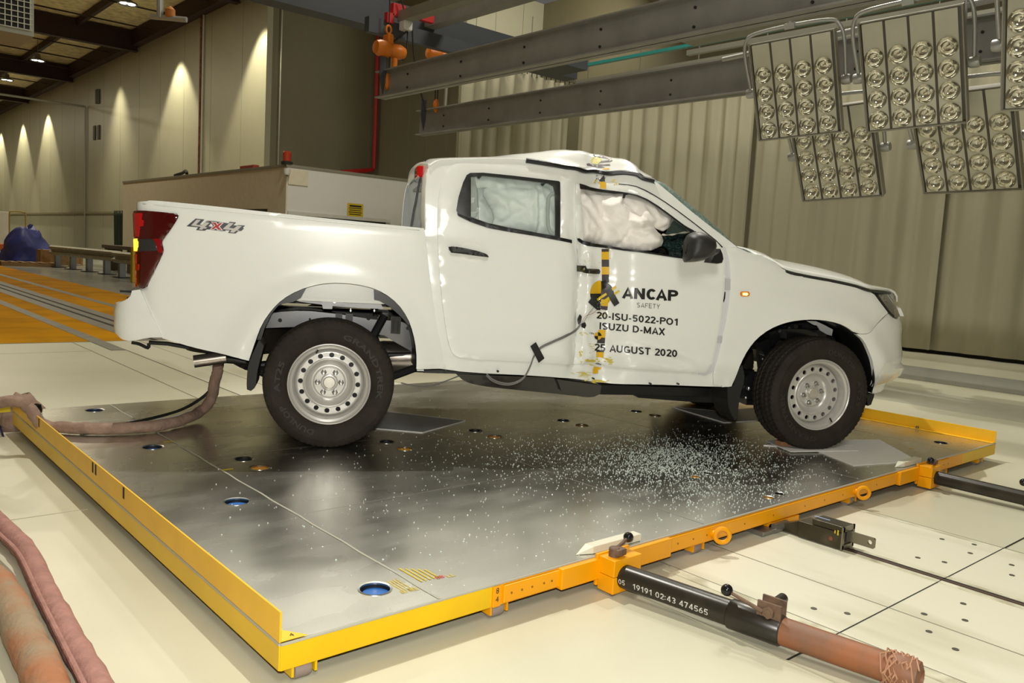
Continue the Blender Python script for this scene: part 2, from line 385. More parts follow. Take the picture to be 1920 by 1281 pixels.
# overhead pipe bracket
p = atd(300, 33, 15)
t = thing('pipe_bracket', 'grey scaffold pipe cross hanging near the hall roof with an orange clamp', 'bracket', p)
a = atd(283, 31, 15)-p; b = atd(350, 37, 15)-p; c_ = atd(297, 0, 15)-p
m_galv = mat('galvanised', (.42,.43,.42), .4, metal=.5)
MB().cyl(a, b, .05, 10).build('crossbar', m_galv, t); MB().cyl((0,0,0), c_+Vector((0,0,2.2)), .06, 10).build('drop_pipe', m_galv, t)
q = atd(319, 25, 15)-p
MB().lathe([(.03,-.1),(.09,-.06),(.09,.06),(.03,.12)], 12, Matrix.Translation(q)).build('clamp', mat('rust_orange', (.45,.16,.03), .6), t, smooth=True)
# air unit top left
p = atd(60, 50, 14)
t = thing('air_unit', 'pale ventilation unit with a wire grille high at the left', 'ventilation unit', p)
c0 = Vector((0,0,0)); gx = Vector((-1,0,0))
MB().box((-2.4,0,-.16), (0.03,1.2,1.2)).build('casing', mat('duct_white', (.36,.37,.32), .5), t)
g = MB()
for i in range(26): g.box((-2.36+i*.093,-.03,-.06), (-2.345+i*.093,-.012,1.1))
for i in range(13): g.box((-2.4,-.035,-.08+i*.09), (0,-.02,-.066+i*.09))
g.build('grille', mat('wire_white', (.55,.56,.5), .4), t)
MB().box((-2.33,-.01,-.07), (-.04,0,1.08)).build('grille_recess', mat('dark_void', (.02,.02,.018), .8), t)
# white control cabin
bx, by = 9.48, 19.8
t = thing('control_cabin', 'low white cabin behind the truck with dark window slots', 'cabin', (bx,by,0))
m_cab = mat('cabin_white', (.72,.71,.66), .5, var=.03, vscale=.5); m_cabs = mat('cabin_beige', (.70,.64,.50), .6, var=.04)
MB().box((0,0,0), (4.7,15.2,3.5)).build('shell', m_cab, t)
MB().box((-.02,.02,0), (0,15.2,3.5)).build('side_cladding', m_cabs, t)
MB().box((-.05,-.03,3.46), (4.7,15.2,3.53)).build('roof_edge', mat('cabin_edge', (.25,.24,.18), .6), t)
MB().box((.08,-.03,1.0), (3.25,-.005,2.14)).build('window_slot', mat('slot_dark', (.035,.04,.03), .3), t)
MB().box((.03,-.05,2.14), (3.4,-.0,2.24)).build('window_head', m_white, t)
MB().box((-.035,1.2,.9), (-.022,7.0,2.3)).build('side_window', mat('slot_dark', (.035,.04,.03), .3), t)
MB().box((.02,-.03,2.98), (.62,-.004,3.4)).build('cover_panel', m_cabs, t)
sg = thing('warning_sign', 'small yellow warning notice on the white cabin wall', 'sign', (11.65,19.765,2.42))
MB().box((-.26,-.01,-.2), (.26,.0,.2)).build('sign_board', mat('sign_yellow', (.62,.45,.02), .5), sg)
mb = MB().box((-.2,-.014,.1), (.2,-.01,.15))
for k in range(4): mb.box((-.22+.02*(k%2),-.014,.05-k*.06), (.22-.03*(k%2),-.01,.072-k*.06))
mb.build('lettering', m_dark, sg)
q_ = ony(790,402,19.77)
sg = thing('warning_sign', 'second yellow notice on the cabin wall, seen through the truck rear window', 'sign', q_)
MB().box((-.26,-.01,-.2), (.26,.0,.2)).build('sign_board', MATS['sign_yellow'], sg)
mb = MB()
for k in range(5): mb.box((-.2,-.014,.11-k*.06), (.2,-.01,.13-k*.06))
mb.build('lettering', m_dark, sg)
p = Vector((9.5,19.9,3.53))
t = thing('beacon', 'red warning beacon on the corner of the white cabin roof', 'beacon', p)
MB().lathe([(0,0),(.16,0),(.16,.07),(.11,.09)], 16).build('base', m_dark, t); MB().lathe([(.11,.08),(.12,.32),(.09,.36),(0,.37)], 16).build('lens', mat('beacon_red', (.42,.05,.02), .3), t, smooth=True)
t = thing('dome_camera', 'small white dome camera on the cabin corner', 'camera', (9.42,19.72,3.3))
MB().lathe([(0,.1),(.09,.1),(.1,.0),(.08,-.07),(0,-.1)], 14).build('housing', m_white, t, smooth=True)
MB().lathe([(0,-.105),(.035,-.09),(.045,-.07)], 10).build('lens', m_dark, t, smooth=True)
tag(MB().box((9.6,22.4,3.53), (9.8,23.4,3.66), bev=.02).build('red_box', mat('red_box', (.4,.05,.03), .5)), 'low red strip lying on the cabin roof by the beacon', 'box')
tag(MB().tube(smoothpath([(9.6,28,3.60),(9.7,28.4,3.72),(9.8,29.0,3.68),(9.7,29.5,3.60)]), .06, 6).build('cable', m_dark), 'dark loop of cable on the far end of the cabin roof', 'cable')
# green curtain beside the cabin
def pleats(name, a, b, z0, z1, amp, wl, m, seed=0, zf=None, cols=None):
    rnd = random.Random(seed); a = Vector((*a,0)); b = Vector((*b,0)); L = (b-a).length; d = (b-a).normalized(); n = Vector((-d.y,d.x,0))
    N = int(L/wl*10); R = 9; ph = 0; xs = []; off = []
    for i in range(N+1):
        x = L*i/N; ph += (2*PI/10)*(1+.45*noise.noise(Vector((x*.9, seed, 0))))
        am = amp*(.55+.9*abs(noise.noise(Vector((x*.5, seed+9, 0)))))
        xs.append(x); off.append((am, ph))
    V = []; F = []
    for j in range(R+1):
        f = j/R; z = z0+(z1-z0)*f
        for i in range(N+1):
            am, ph = off[i]; y = am*(.6+.5*f)*math.sin(ph+.25*math.sin(f*3+i*.05)) + .12*amp*math.sin(ph*2.3)
            q = a+d*xs[i]+n*y; V.append((q.x, q.y, z))
    for j in range(R):
        for i in range(N): k = j*(N+1)+i; F.append((k, k+1, k+N+2, k+N+1))
    o = link(name, V, F, m, None, True)
    sol = o.modifiers.new('s', 'SOLIDIFY'); sol.thickness = .004
    return o
tag(pleats('doorway_curtain', (14.1,53.2), (14.1,48.5), .05, 2.78, .12, .5, mat('green_curtain', (.012,.022,.012), .8), 3), 'dark green curtain hanging in a wall opening beside the cabin', 'curtain')
# ---------------------------------------------------------------- big light-grey curtains
m_cur = mat('curtain_canvas', (.42,.395,.285), .75, var=.10, vscale=1.1, stretch=(1,1,.15), bump=.1, bscale=30)
CZ = 5.72
tag(pleats('stage_curtain', (10.6,13.35), (14.0,13.35), .05, CZ, .09, .42, m_cur, 1), 'grey canvas curtain hanging across, behind the cab and left of the curtain corner', 'curtain', 'grey canvas curtains round the test area')
tag(pleats('stage_curtain', (14.2,13.2), (14.2,7.98), .07, CZ, .10, .42, m_cur, 2), 'long grey canvas curtain behind the truck windscreen and cab roof', 'curtain', 'grey canvas curtains round the test area')
tag(pleats('stage_curtain', (14.2,7.93), (14.2,4.0), .07, CZ, .075, .46, m_cur, 5), 'flatter grey canvas curtain behind the truck bonnet', 'curtain', 'grey canvas curtains round the test area')
tag(pleats('stage_curtain', (14.30,4.2), (14.25,-6.5), .07, CZ, .075, .48, m_cur, 8), 'grey canvas curtain at the right edge beyond the truck nose', 'curtain', 'grey canvas curtains round the test area')
m_rail = mat('rail_steel', (.24,.235,.19), .4, metal=.4)
for a, b, lab in (((10.5,13.35),(14.2,13.35),'short curtain rail with hooks above the cross curtain'), ((14.2,13.35),(14.2,-6.5),'long curtain rail with hooks above the grey curtains')):
    t = thing('curtain_rail', lab, 'rail', (*a, 5.8)); d = Vector((*b,0))-Vector((*a,0)); L = d.length; d.normalize()
    n_ = Vector((-d.y,d.x,0)); T = Matrix((d, n_, Vector((0,0,1)))).transposed().to_4x4()
    MB().box((0,-.03,.0), (L,.03,.07), T).build('track', m_rail, t)
    hk = MB(); k = .1
    while k < L: hk.cyl(T @ Vector((k,0,-.1)), T @ Vector((k,0,.01)), .012, 5); k += .16
    o = hk.build('hooks', m_dark, t); o['kind'] = 'stuff'
    hg = MB(); k = .4
    while k < L: hg.cyl(T @ Vector((k,0,.06)), T @ Vector((k,0,1.3)), .014, 5); k += 1.7
    hg.build('hanger_rods', m_rail, t)
# dark strip standing in for the shadow gap below the curtains
struct(MB().box((14.45,-14,0), (14.6,13.3,.35)), 'curtain_shadow_strip', m_dark)
# ---------------------------------------------------------------- crane, beams and hoists overhead
m_beam = mat('beam_grey', (.24,.235,.22), .5, var=.12, vscale=2.5)
m_beamd = mat('beam_dark', (.055,.06,.07), .5)
def ibeam(name, label, x, y0, y1, zc, hh=.23, fw=.12, m=m_beam):
    t = thing(name, label, 'steel beam', (x,y1,zc)); L = y1-y0
    MB().box((-.01,-L,-hh), (.01,0,hh)).build('web', m, t)
    MB().box((-fw,-L,hh-.02), (fw,0,hh)).build('flange', m, t); MB().box((-fw,-L,-hh), (fw,0,-hh+.02)).build('flange', m, t)
    mb = MB(); k = .9
    while k < L:
        for z in (-.13,.09): mb.cyl((-.012,-k,z), (-.03,-k,z), .018, 6)
        k += 1.5
    mb.build('bolts', m_dark, t)
    return t
ibeam('steel_beam', 'upper of two grey I-beams hanging diagonally over the test area', 7.0, -3.5, 11.02, 4.22)
ibeam('steel_beam', 'lower of two grey I-beams, hanging nearer the curtain', 9.4, -4, 13.25, 4.09, .26)
m_or = mat('hoist_orange', (.62,.17,.01), .4, var=.1)
def hoist(x, y, z, label, chain, plate):
    t = thing('chain_hoist', label, 'chain hoist', (x,y,z), 0, 'orange chain hoists')
    R = Matrix.Rotation(PI/2, 4, 'Y')
    MB().lathe([(0,-.30),(.11,-.29),(.14,-.22),(.14,-.03),(.1,.0),(.12,.03),(.13,.2),(.1,.29),(0,.30)], 20, R).build('motor_body', m_or, t, smooth=True)
    MB().box((-.1,-.1,.08), (.02,.1,.26), bev=.03).build('suspension_block', m_or, t)
    MB().tube([(-.04+.05*math.cos(a), 0, .34+.07*math.sin(a)) for a in [k*PI/6 for k in range(12)]], .02, 8, closed=True).build('top_hook', m_or, t)
    MB().tube([(-.04,0,.4), (-.04,0,.95)], .012, 6).build('hanging_rod', m_dark, t)
    MB().tube([(-.06,0,-.1), (-.06,0,-chain)], .012, 6).tube([(-.0,0,-.1), (-.0,0,-chain)], .012, 6).build('load_chain', m_dark, t)
    MB().lathe([(.02,-.14),(.06,-.08),(.065,.04),(.03,.14)], 12, Matrix.Translation((-.03,0,-chain-.1))).build('hook_block', m_or, t, smooth=True)
    if plate: MB().cyl((.1,0,-.12), (.1,0,-.5), .055, 12).build('chain_bag', m_or, t)
    MB().tube(smoothpath([(.1,0,.0),(.3,0,-.1),(.35,0,.4),(.2,0,.9)]), .014, 6).build('power_cable', m_dark, t)
    return t
pa = onx(731, 94, 7.0); pb = onx(800, 105, 9.4)
hoist(pa.x, pa.y, pa.z, 'orange chain hoist with chain canister beside the red pipe', .45, True)
qb = onx(824, 104, 9.4)
hoist(9.4, qb.y, qb.z, 'orange chain hoist half hidden behind the upper beam', .95, False)
def plate(x, y, z, label):
    o = MB().prism([(-.06,.22),(.06,.22),(.06,-.16),(.02,-.42),(-.06,-.10)], .03, Matrix.Translation((x-.26,y,z)) @ Matrix.Rotation(PI/2,4,'X')).build('lifting_plate', m_beamd)
    tag(o, label, 'plate', 'pointed lifting plates')
plate(7.12, 10.75, 4.44, 'dark pointed lifting plate at the end of the upper beam'); plate(9.52, 12.95, 4.32, 'dark pointed lifting plate at the end of the lower beam')
t = thing('crane_bridge', 'dark crane bridge with red brackets above the hoists', 'crane', (7,11,5.2))
MB().box((-4.6,.3,.1), (5.2,.7,.62)).build('main_girder', m_beamd, t)
MB().box((-.35,-.1,-.12), (2.4,.05,.14)).build('end_carriage', m_beamd, t)
MB().box((3.2,-.8,.0), (4.4,.25,.3)).build('side_girder', m_beamd, t)
m_redp = mat('red_paint', (.5,.02,.02), .4)
for (u0,v0,u1,v1) in ((735,12,759,29),(724,26,737,42),(789,31,812,38)):
    a_ = ony(u0,v1,10.88)-Vector((7,11,5.2)); b_ = ony(u1,v0,10.88)-Vector((7,11,5.2)); MB().box((a_.x,-.16,a_.z), (b_.x,-.05,b_.z)).build('red_bracket', m_redp, t)
MB().box((.22,-.34,-.0), (.40,-.16,.2), bev=.02).build('junction_box', m_white, t)
MB().tube(smoothpath([(.4,-.25,.05),(.0,-.25,-.3),(-.1,-.2,-.45)]), .018, 6).build('cable', m_dark, t); MB().tube(smoothpath([(.45,-.25,.05),(.55,-.25,-.6),(.85,-.2,-1.3)]), .016, 6).build('cable', m_dark, t)
def longbar(name, p0, p1, sec, m, label, cat='beam'):
    p0 = Vector(p0); p1 = Vector(p1); d = p1-p0; L = d.length; d.normalize(); s_ = d.cross(Vector((0,0,1))).normalized(); T = Matrix.Translation(p0) @ Matrix((d, s_, s_.cross(d))).transposed().to_4x4()
    return tag(MB().box((0,-sec[0],-sec[1]), (L,sec[0],sec[1]), T).build(name, m), label, cat)
m_duct = mat('duct_grey', (.27,.265,.22), .45, metal=.3)
def yline(u, v, x, y1): 
    p = onx(u, v, x); return p, Vector((x, y1, p.z))
p, q = yline(754, 33, 7.3, -5); longbar('crane_rail', p, q, (.1,.09), m_duct, 'pale crane runway rail leading from the junction box')
p, q = yline(797, 45, 8.2, -5); longbar('crane_rail', p, q, (.12,.11), m_beam, 'grey crane runway rail just right of the pale one')
p, q = yline(1060, 130, 12.6, -5); longbar('cable_tray', p, q, (.05,.03), mat('teal_pipe', (.02,.22,.20), .4), 'thin teal pipe above the long curtain rail', 'pipe')
p, q = yline(1290, 78, 11.5, -5); longbar('cable_tray', p, q, (.18,.05), m_duct, 'grey perforated cable tray above the hanging lamp banks', 'cable tray')
p, q = yline(1300, 62, 11.2, -5); longbar('pipe', p, q, (.05,.05), mat('copper_brown', (.16,.08,.04), .6), 'brown pipe running beside the grey cable tray', 'pipe')
p, q = yline(1245, 20, 10.6, -5); longbar('gantry_beam', p, q, (.15,.30), m_beam, 'broad grey gantry beam above the cable tray')
p, q = yline(1290, 100, 12.9, -5); longbar('gantry_beam', p, q, (.05,.05), m_rail, 'thin steel runner just above the curtain hooks')
t = tag(MB().tube([ony(711,0,31.6), ony(706,170,31.6), ony(701,316,31.6), ony(695,319,31.6), ony(640,323,31.6)], .10, 8).build('red_pipe', m_redp), 'red sprinkler pipe dropping down the dark recess wall', 'pipe')
tag(MB().tube([(14.8,31.8,12),(14.8,31.8,.1)], .03, 6).build('wall_cable', m_conduit), 'thin grey cable running down the recess wall edge', 'cable')
p = ony(856,75,25.5)
tag(MB().tube([(p.x-.4,25.53,p.z-3),(p.x-.4,25.45,p.z-.4),(p.x-.1,25.45,p.z),(p.x+4,25.50,p.z-.1)], .07, 8).build('conduit', m_conduit), 'pale bent conduit on the white wall above the curtain', 'conduit')
# ---------------------------------------------------------------- far hall objects
m_tarp = mat('blue_tarp', (.035,.045,.22), .45, var=.25, bump=.5, bscale=6)
m_zinc = mat('zinc', (.36,.35,.27), .5, metal=.3, var=.15)
m_post = mat('post_grey', (.22,.23,.23), .5)
def barrier(p0, p1, label):
    p0 = Vector((*p0,0)); p1 = Vector((*p1,0)); d = p1-p0; L = d.length; d.normalize(); n_ = Vector((-d.y,d.x,0)); T = Matrix((d,n_,Vector((0,0,1)))).transposed().to_4x4()
    t = thing('crash_barrier', label, 'crash barrier', p0, 0, 'steel crash barriers in the hall')
    prof = [(.0,.45),(-.08,.50),(-.08,.56),(0,.61),(0,.64),(-.08,.69),(-.08,.75),(0,.80),(.015,.80),(.015,.45)]
    R = T @ Matrix(((0,0,1,0),(1,0,0,0),(0,1,0,0),(0,0,0,1)))
    MB().prism([(x,y) for x,y in prof], L, R).build('rail', m_zinc, t)
    k = .35
    while k < L:
        MB().box((k-.08,.02,0), (k+.08,.2,.74), T).build('post', m_post, t); MB().box((k-.2,-.1,0), (k+.2,.35,.025), T).build('foot_plate', m_dark, t); k += 1.5
    return t
barrier((6.1,31.8), (6.75,25.6), 'w-beam steel crash barrier ending at the blue tarpaulin')
barrier((6.45,25.2), (7.0,15.5), 'w-beam steel crash barrier next to the truck tail')
def lumpy(name, base, top, hgt, m, seed, loc, n=28):
    mb = MB(); V = []; F = []; R = 9
    for j in range(R+1):
        f = j/R; s_ = 1-f**2.2*(1-top)
        for k in range(n):
            a = 2*PI*k/n; ca, sa = math.cos(a), math.sin(a); rr = 1/max(abs(ca)**2.6+abs(sa)**2.6, .01)**(1/2.6)
            r = rr*s_*(1+.34*noise.noise(Vector((ca*1.6,sa*1.6,f*2.2+seed)))+.10*noise.noise(Vector((ca*5,sa*5,f*5+seed))))
            V.append((base[0]*r*ca, base[1]*r*sa, hgt*f*(1+.30*noise.noise(Vector((ca,sa,seed))))))
    for j in range(R):
        for k in range(n): F.append((j*n+k, j*n+(k+1)%n, (j+1)*n+(k+1)%n, (j+1)*n+k))
    F.append(tuple(range(R*n,(R+1)*n))); F.append(tuple(reversed(range(n))))
    o = link(name, V, F, m, None, True); o.location = loc; return o
p = onz(55, 494, 0)
tag(lumpy('tarpaulin_pile', (.95,.9), .45, 1.3, m_tarp, 4, (p.x, p.y+.5, .0)), 'blue tarpaulin draped over a lumpy load in the far hall', 'tarpaulin')
t = thing('hand_trolley', 'tall orange-red hand trolley behind the blue tarpaulin', 'trolley', onz(32, 483, 0))
m_orr = mat('trolley_orange', (.5,.09,.02), .5)
MB().tube(smoothpath([(-.3,0,.3),(-.3,0,1.9),(-.2,0,2.1),(.25,0,2.1),(.35,0,1.9),(.35,0,.3)],4), .03, 6).build('handle', mat('brass_pipe', (.35,.25,.06), .5), t)
MB().box((-.35,-.25,.25), (.4,.3,.9), bev=.05).build('body', m_orr, t); MB().box((-1.0,-.3,.3), (-.35,.3,.6), bev=.03).build('tray', m_orr, t)
for s in (-.5,.3): MB().lathe([(0,-.06),(.2,-.06),(.22,0),(.2,.06),(0,.06)], 14, Matrix.Translation((s,-.3,.22)) @ Matrix.Rotation(PI/2,4,'X')).build('wheel', m_dark, t, smooth=True)
m_wood = mat('raw_wood', (.32,.19,.08), .7, var=.2, vscale=8)
for i,(u,v,s_,lab) in enumerate(((52,499,(.9,.5,.18),'low wooden pallet under the blue tarpaulin'),(100,499,(.5,.35,.5),'plywood crate between the tarpaulin and the crash barrier'),(133,497,(.35,.35,.5),'second plywood crate behind the crash barrier posts'))):
    p = onz(u, v, 0); mb = MB()
    if i == 0:
        for k in range(3): mb.box((-s_[0],-s_[1]+k*.42,0), (s_[0],-s_[1]+k*.42+.1,.12))
        for k in range(6): mb.box((-s_[0]+k*.31,-s_[1],.12), (-s_[0]+k*.31+.22,s_[1],.15))
    else:
        mb.box((-s_[0],-s_[1],.05), (s_[0],s_[1],s_[2]+.1))
        for a in (-s_[0],s_[0]-.08): mb.box((a,-s_[1]-.02,0), (a+.08,-s_[1],s_[2]+.12))
    o = mb.build(['wooden_pallet','wooden_crate','wooden_crate'][i], m_wood); o.location = (p.x, p.y, 0); tag(o, lab, ['pallet','crate','crate'][i])
p = onz(2, 480, 0); tag(MB().box((-.9,-.1,0), (.3,.0,2.1), bev=.02).build('panel_board', m_white, loc=None), 'pale upright panel at the far left edge of the hall', 'panel').location = (p.x, p.y, 0)
tag(MB().box((7.6,27.5,.8), (8.2,31,.92)).box((7.65,27.7,0),(8.15,28.1,.8)).box((7.65,30.4,0),(8.15,30.8,.8)).build('timber_stack', mat('dark_wood', (.12,.09,.06), .7)), 'dark timber trestle standing behind the crash barrier', 'timber').location = (0,0,0)
p = onz(246, 530, 0); tag(MB().box((-.10,-.1,0), (.10,.1,1.0), bev=.02).build('yellow_post', mat('post_yellow', (.55,.38,.02), .5)), 'yellow post beside the truck tail lamp', 'post').location = (p.x+.1, p.y, 0)
# ---------------------------------------------------------------- transport trolley
DX, DY = 5.595, 3.847
m_alu = mat('aluminium_plate', (.66,.65,.60), .25, metal=1.0, var=.07, vscale=2.2)
m_yel = mat('trolley_yellow', (.78,.48,.0), .38, var=.08, vscale=3)
m_ora = mat('trolley_orange_bar', (.86,.36,.0), .38, var=.06, vscale=3)
m_lip = mat('plate_edge', (.42,.41,.35), .4)
m_weld = mat('seam_sealant', (.38,.37,.30), .5)
def nz_rough():
    # scuffed bare metal: roughness varies with wear
    n = m_alu.node_tree.nodes; l = m_alu.node_tree.links
    t = n.new('ShaderNodeTexNoise'); t.inputs['Scale'].default_value = 2.2; t.inputs['Detail'].default_value = 2
    tc = n.new('ShaderNodeTexCoord'); mp = n.new('ShaderNodeMapping'); mp.inputs['Scale'].default_value = (1, 2.5, 1); l.new(tc.outputs['Object'], mp.inputs[0]); l.new(mp.outputs[0], t.inputs['Vector'])
    r = n.new('ShaderNodeMapRange'); r.inputs[1].default_value = .3; r.inputs[2].default_value = .75; r.inputs[3].default_value = .23; r.inputs[4].default_value = .31
    l.new(t.outputs['Fac'], r.inputs[0]); l.new(r.outputs[0], n['Principled BSDF'].inputs['Roughness'])
nz_rough()
TR = thing('transport_trolley', 'low yellow-edged trolley with a bare aluminium deck carrying the truck', 'trolley', (0,0,0))
holes = [(.435,3.68,.052,'blue'),(.435,2.515,.052,'blue'),(.43,1.35,.052,'blue'),(.435,.19,.052,'blue'),
 (.755,2.04,.045,'dark'),(.755,1.84,.045,'orange'),(1.65,2.04,.045,'dark'),(1.65,1.84,.045,'orange'),(2.345,2.05,.045,'dark'),(2.345,1.85,.045,'orange'),
 (3.15,2.04,.045,'dark'),(3.15,1.85,.045,'orange'),(3.97,2.05,.045,'dark'),(3.97,1.86,.045,'orange'),(2.85,.56,.026,'dark'),(2.715,.55,.026,'orange'),(2.84,.10,.026,'dark'),(2.72,.09,.026,'orange'),
 (5.18,.22,.045,'dark'),(4.8,2.0,.045,'dark'),(5.18,3.4,.05,'blue'),(5.18,2.2,.05,'blue'),(5.18,1.2,.05,'dark')]
def circ(x, y, r, n=28): return [(x+r*math.cos(2*PI*k/n), y+r*math.sin(2*PI*k/n)) for k in range(n)]
out = densify([(0,0),(DX,0),(DX,DY),(0,DY)], .25)
hl = [circ(*h[:3]) for h in holes]
vo, T_, B_ = cdt(out, hl, .25)
V = [(p.x,p.y,H) for p in vo]+[(p.x,p.y,H-.007) for p in vo]; n0 = len(vo)
F = [t for t in T_]+[tuple(reversed([i+n0 for i in t])) for t in T_]+[(b,a,a+n0,b+n0) for a,b in B_]
dp = link('deck_plate', V, F, m_alu, TR)
MB().box((.05,.05,H-.075), (DX-.05,DY-.05,H-.062)).build('belly_plate', mat('under_dark', (.03,.028,.022), .8), TR)
mh = {'blue': mat('hole_blue', (.015,.12,.42), .5), 'orange': mat('hole_orange', (.6,.27,.01), .5), 'dark': mat('hole_black', (.006,.006,.006), .6)}
for x,y,r,c in holes:
    o = MB().lathe([(r*1.0,-.006),(r*1.0,.0),(r*1.16,.0015),(r*1.16,-.001)], 28, Matrix.Translation((x,y,H))).build('hole_rim', mat('bright_rim', (.75,.75,.7), .25, metal=1), TR, smooth=True)
    MB().lathe([(r*1.0,-.006),(r*1.0,-.06)] if c != 'orange' else [(r*1.0,-.006),(r*1.0,-.012)], 28, Matrix.Translation((x,y,H))).build('hole_wall', mh['dark'], o)
    zz = -.012 if c == 'orange' else (-.022 if c == 'blue' else -.055)
    MB().prism(circ(0,0,r*1.02), .004, Matrix.Translation((x+(.012 if c=='blue' else 0),y,H+zz))).build('hole_pad', mh[c], o)
# seams in the deck
mb = MB()
def bent(x0, y0, x1, y1, n=14, wv=.004, wd=.007):
    d = Vector((x1-x0, y1-y0, 0)); L = d.length; d.normalize(); q = Vector((-d.y,d.x,0)); V = []; F = []
    for i in range(n+1):
        c = Vector((x0,y0,H+.0012))+d*(L*i/n)+q*wv*math.sin(i*2.1); V += [c-q*wd, c+q*wd]
    for i in range(n): F.append((2*i,2*i+1,2*i+3,2*i+2))
    mb.add(V, F)
bent(.57, 0, .57, DY, 30, .003, .005); mb.build('sealant_seam', m_weld, TR)
mb = MB(); m_scr = mat('scribed_joint', (.30,.29,.25), .4)
bent(.57,2.15,1.8,2.12,6,.0,.002); bent(2.05,.0,2.05,DY,4,.0,.002); bent(3.55,0,3.55,DY,4,.0,.002); bent(5.0,0,5.0,DY,4,.0,.002); bent(2.05,1.15,5.0,1.15,4,0,.0016); bent(.57,1.05,2.05,1.05,4,0,.0012)
mb.build('panel_joint', m_scr, TR)
# edge channels: rear half plain yellow, front middle part with bolted orange bar
def channel(name, a, b, m, hgt=.078):
    a = Vector((*a,H)); b = Vector((*b,H)); d = b-a; L = d.length; d.normalize(); n_ = Vector((d.y,-d.x,0)); T = Matrix.Translation(a) @ Matrix((d,n_,Vector((0,0,1)))).transposed().to_4x4()
    o = MB().box((0,-.03,-hgt-.008), (L,.004,-.0075), T, bev=.003).build(name, m, TR)
    MB().box((0,-.03,-.007), (L,.006,-.0006), T).build('plate_lip', m_lip, o)
    return o
channel('edge_channel', (0,0), (.80,0), m_yel); channel('edge_channel', (.80,0), (DX-.6,0), m_ora); channel('edge_channel', (DX-.6,0), (DX,0), m_yel)
channel('edge_channel', (DX,0), (DX,DY), m_yel); channel('edge_channel', (0,DY), (0,0), m_yel); channel('edge_channel', (DX,DY), (0,DY), m_yel)
ob = MB()
ob.box((.845,-.016,H-.078), (DX-.85,.0,H-.012), bev=.004)
ob.box((.80,-.0105,H-.086), (.835,.0,H-.008), bev=.002)
ob.box((1.12,-.03,H-.088), (1.78,.0,H-.006), bev=.004); ob.box((3.98,-.03,H-.088), (4.5,.0,H-.006), bev=.004)
ob.build('bolted_bar', m_ora, TR)
mb = MB()
for x in (.88,.93,.98,1.04,1.08,1.84,1.95,2.05,2.2,2.35,2.6,2.9,3.1,3.3,3.5,3.7,4.65,4.72): mb.cyl((x,-.0155,H-.045), (x,-.0175,H-.045), .0045, 8)
mb.build('bar_bolts', mat('bolt_dull', (.25,.12,.01), .5), TR)
# upright flange along the left and right edges
fl_ = MB(); fl_.box((-.004,0.0,H), (.0,DY,H+.10)); fl_.box((0,0,H),(.09,DY,H+.004))
fl_.add([(-.002,0,H),(.09,0,H),(-.002,0,H+.085),(-.002,.004,H),(.09,.004,H),(-.002,.004,H+.085)], [(0,1,2),(3,5,4),(0,3,4,1),(1,4,5,2),(2,5,3,0)])
m_fl = mat('flange_yellow', (.86,.49,.02), .42, var=.05)
# keep the floor part narrow so the deck stays bare
fl_ = MB(); fl_.box((-.004,0,H+.001), (.003,DY,H+.095), bev=.001)
fl_.add([(.0,.0,H+.003),(.085,.0,H+.003),(.0,.12,H+.003),(.0,.0,H+.005),(.085,.0,H+.005),(.0,.12,H+.005)], [(0,2,1),(3,4,5),(0,1,4,3),(1,2,5,4),(2,0,3,5)])
fo = fl_.build('flange', m_fl, TR)
sl = MB()
for y in (3.35,3.1,1.98,1.93,1.5): sl.box((-.0048,y-.012,H+.04), (-.0041,y+.012,H+.09))
sl.build('slot', m_dark, fo)
mb = MB(); mb.box((DX-.003,0,H+.001), (DX+.003,DY,H+.085), bev=.001); mb.box((DX-.06,0,H+.001), (DX-.003,DY,H+.004))
fo2 = mb.build('flange', m_fl, TR)
mb = MB()
for y in (.55,1.7,2.8): mb.cyl((DX-.03,y,H+.004), (DX-.03,y,H+.02), .012, 8)
mb.build('bolt', mat('bolt_head', (.12,.115,.09), .4, metal=.5), fo2)
# small marker numbers on the edge
def text_mesh(s, size=1., bold=0., cx=True, res=3, shear=0., space=1.0):
    c = bpy.data.curves.new('t', 'FONT'); c.body = s; c.size = size; c.offset = bold; c.resolution_u = res; c.shear = shear; c.space_character = space
    c.align_x = 'CENTER' if cx else 'LEFT'
    o = bpy.data.objects.new('t', c); COL.objects.link(o); bpy.context.view_layer.update()
    me = o.evaluated_get(bpy.context.evaluated_depsgraph_get()).to_mesh()
    V = [v.co.copy() for v in me.vertices]; F = [tuple(p.vertices) for p in me.polygons]
    o.to_mesh_clear() if hasattr(o, 'to_mesh_clear') else None
    bpy.data.objects.remove(o); bpy.data.curves.remove(c)
    return V, F
m_ink = mat('black_marker', (.012,.011,.01), .5)
for s_, x, z in (('8', .817, H-.035), ('4', .817, H-.067)):
    V, F = text_mesh(s_, .03); link('marker_number', [(x+v.x, -.0118, z+v.y) for v in V], F, m_ink, TR)
V, F = text_mesh('4', .03); link('marker_number', [(.045+v.x, .012+v.y, H+.0062) for v in V], F, m_ink, TR)
for s_, x, y, m in (('RE', .54, .10, mat('crayon_yellow', (.6,.45,.02), .6)), ('LL', .72, .13, MATS['crayon_yellow']), ('88', .68, .14, mat('crayon_red', (.6,.04,.02), .6)), ('K', .50, .10, MATS['crayon_yellow'])):
    V, F = text_mesh(s_, .035); link('crayon_mark', [(x+v.x, y+v.y, H+.0016) for v in V], F, m, TR)
mb = MB()
for k in range(5): mb.box((.60+k*.018,.15,H+.0012), (.606+k*.018,.30-.015*k,H+.0016))
for k in range(4): mb.box((.50+k*.012,.11,H+.0012), (.503+k*.012,.22,H+.0016))
mb.build('crayon_lines', MATS['crayon_yellow'], TR)
mb = MB()
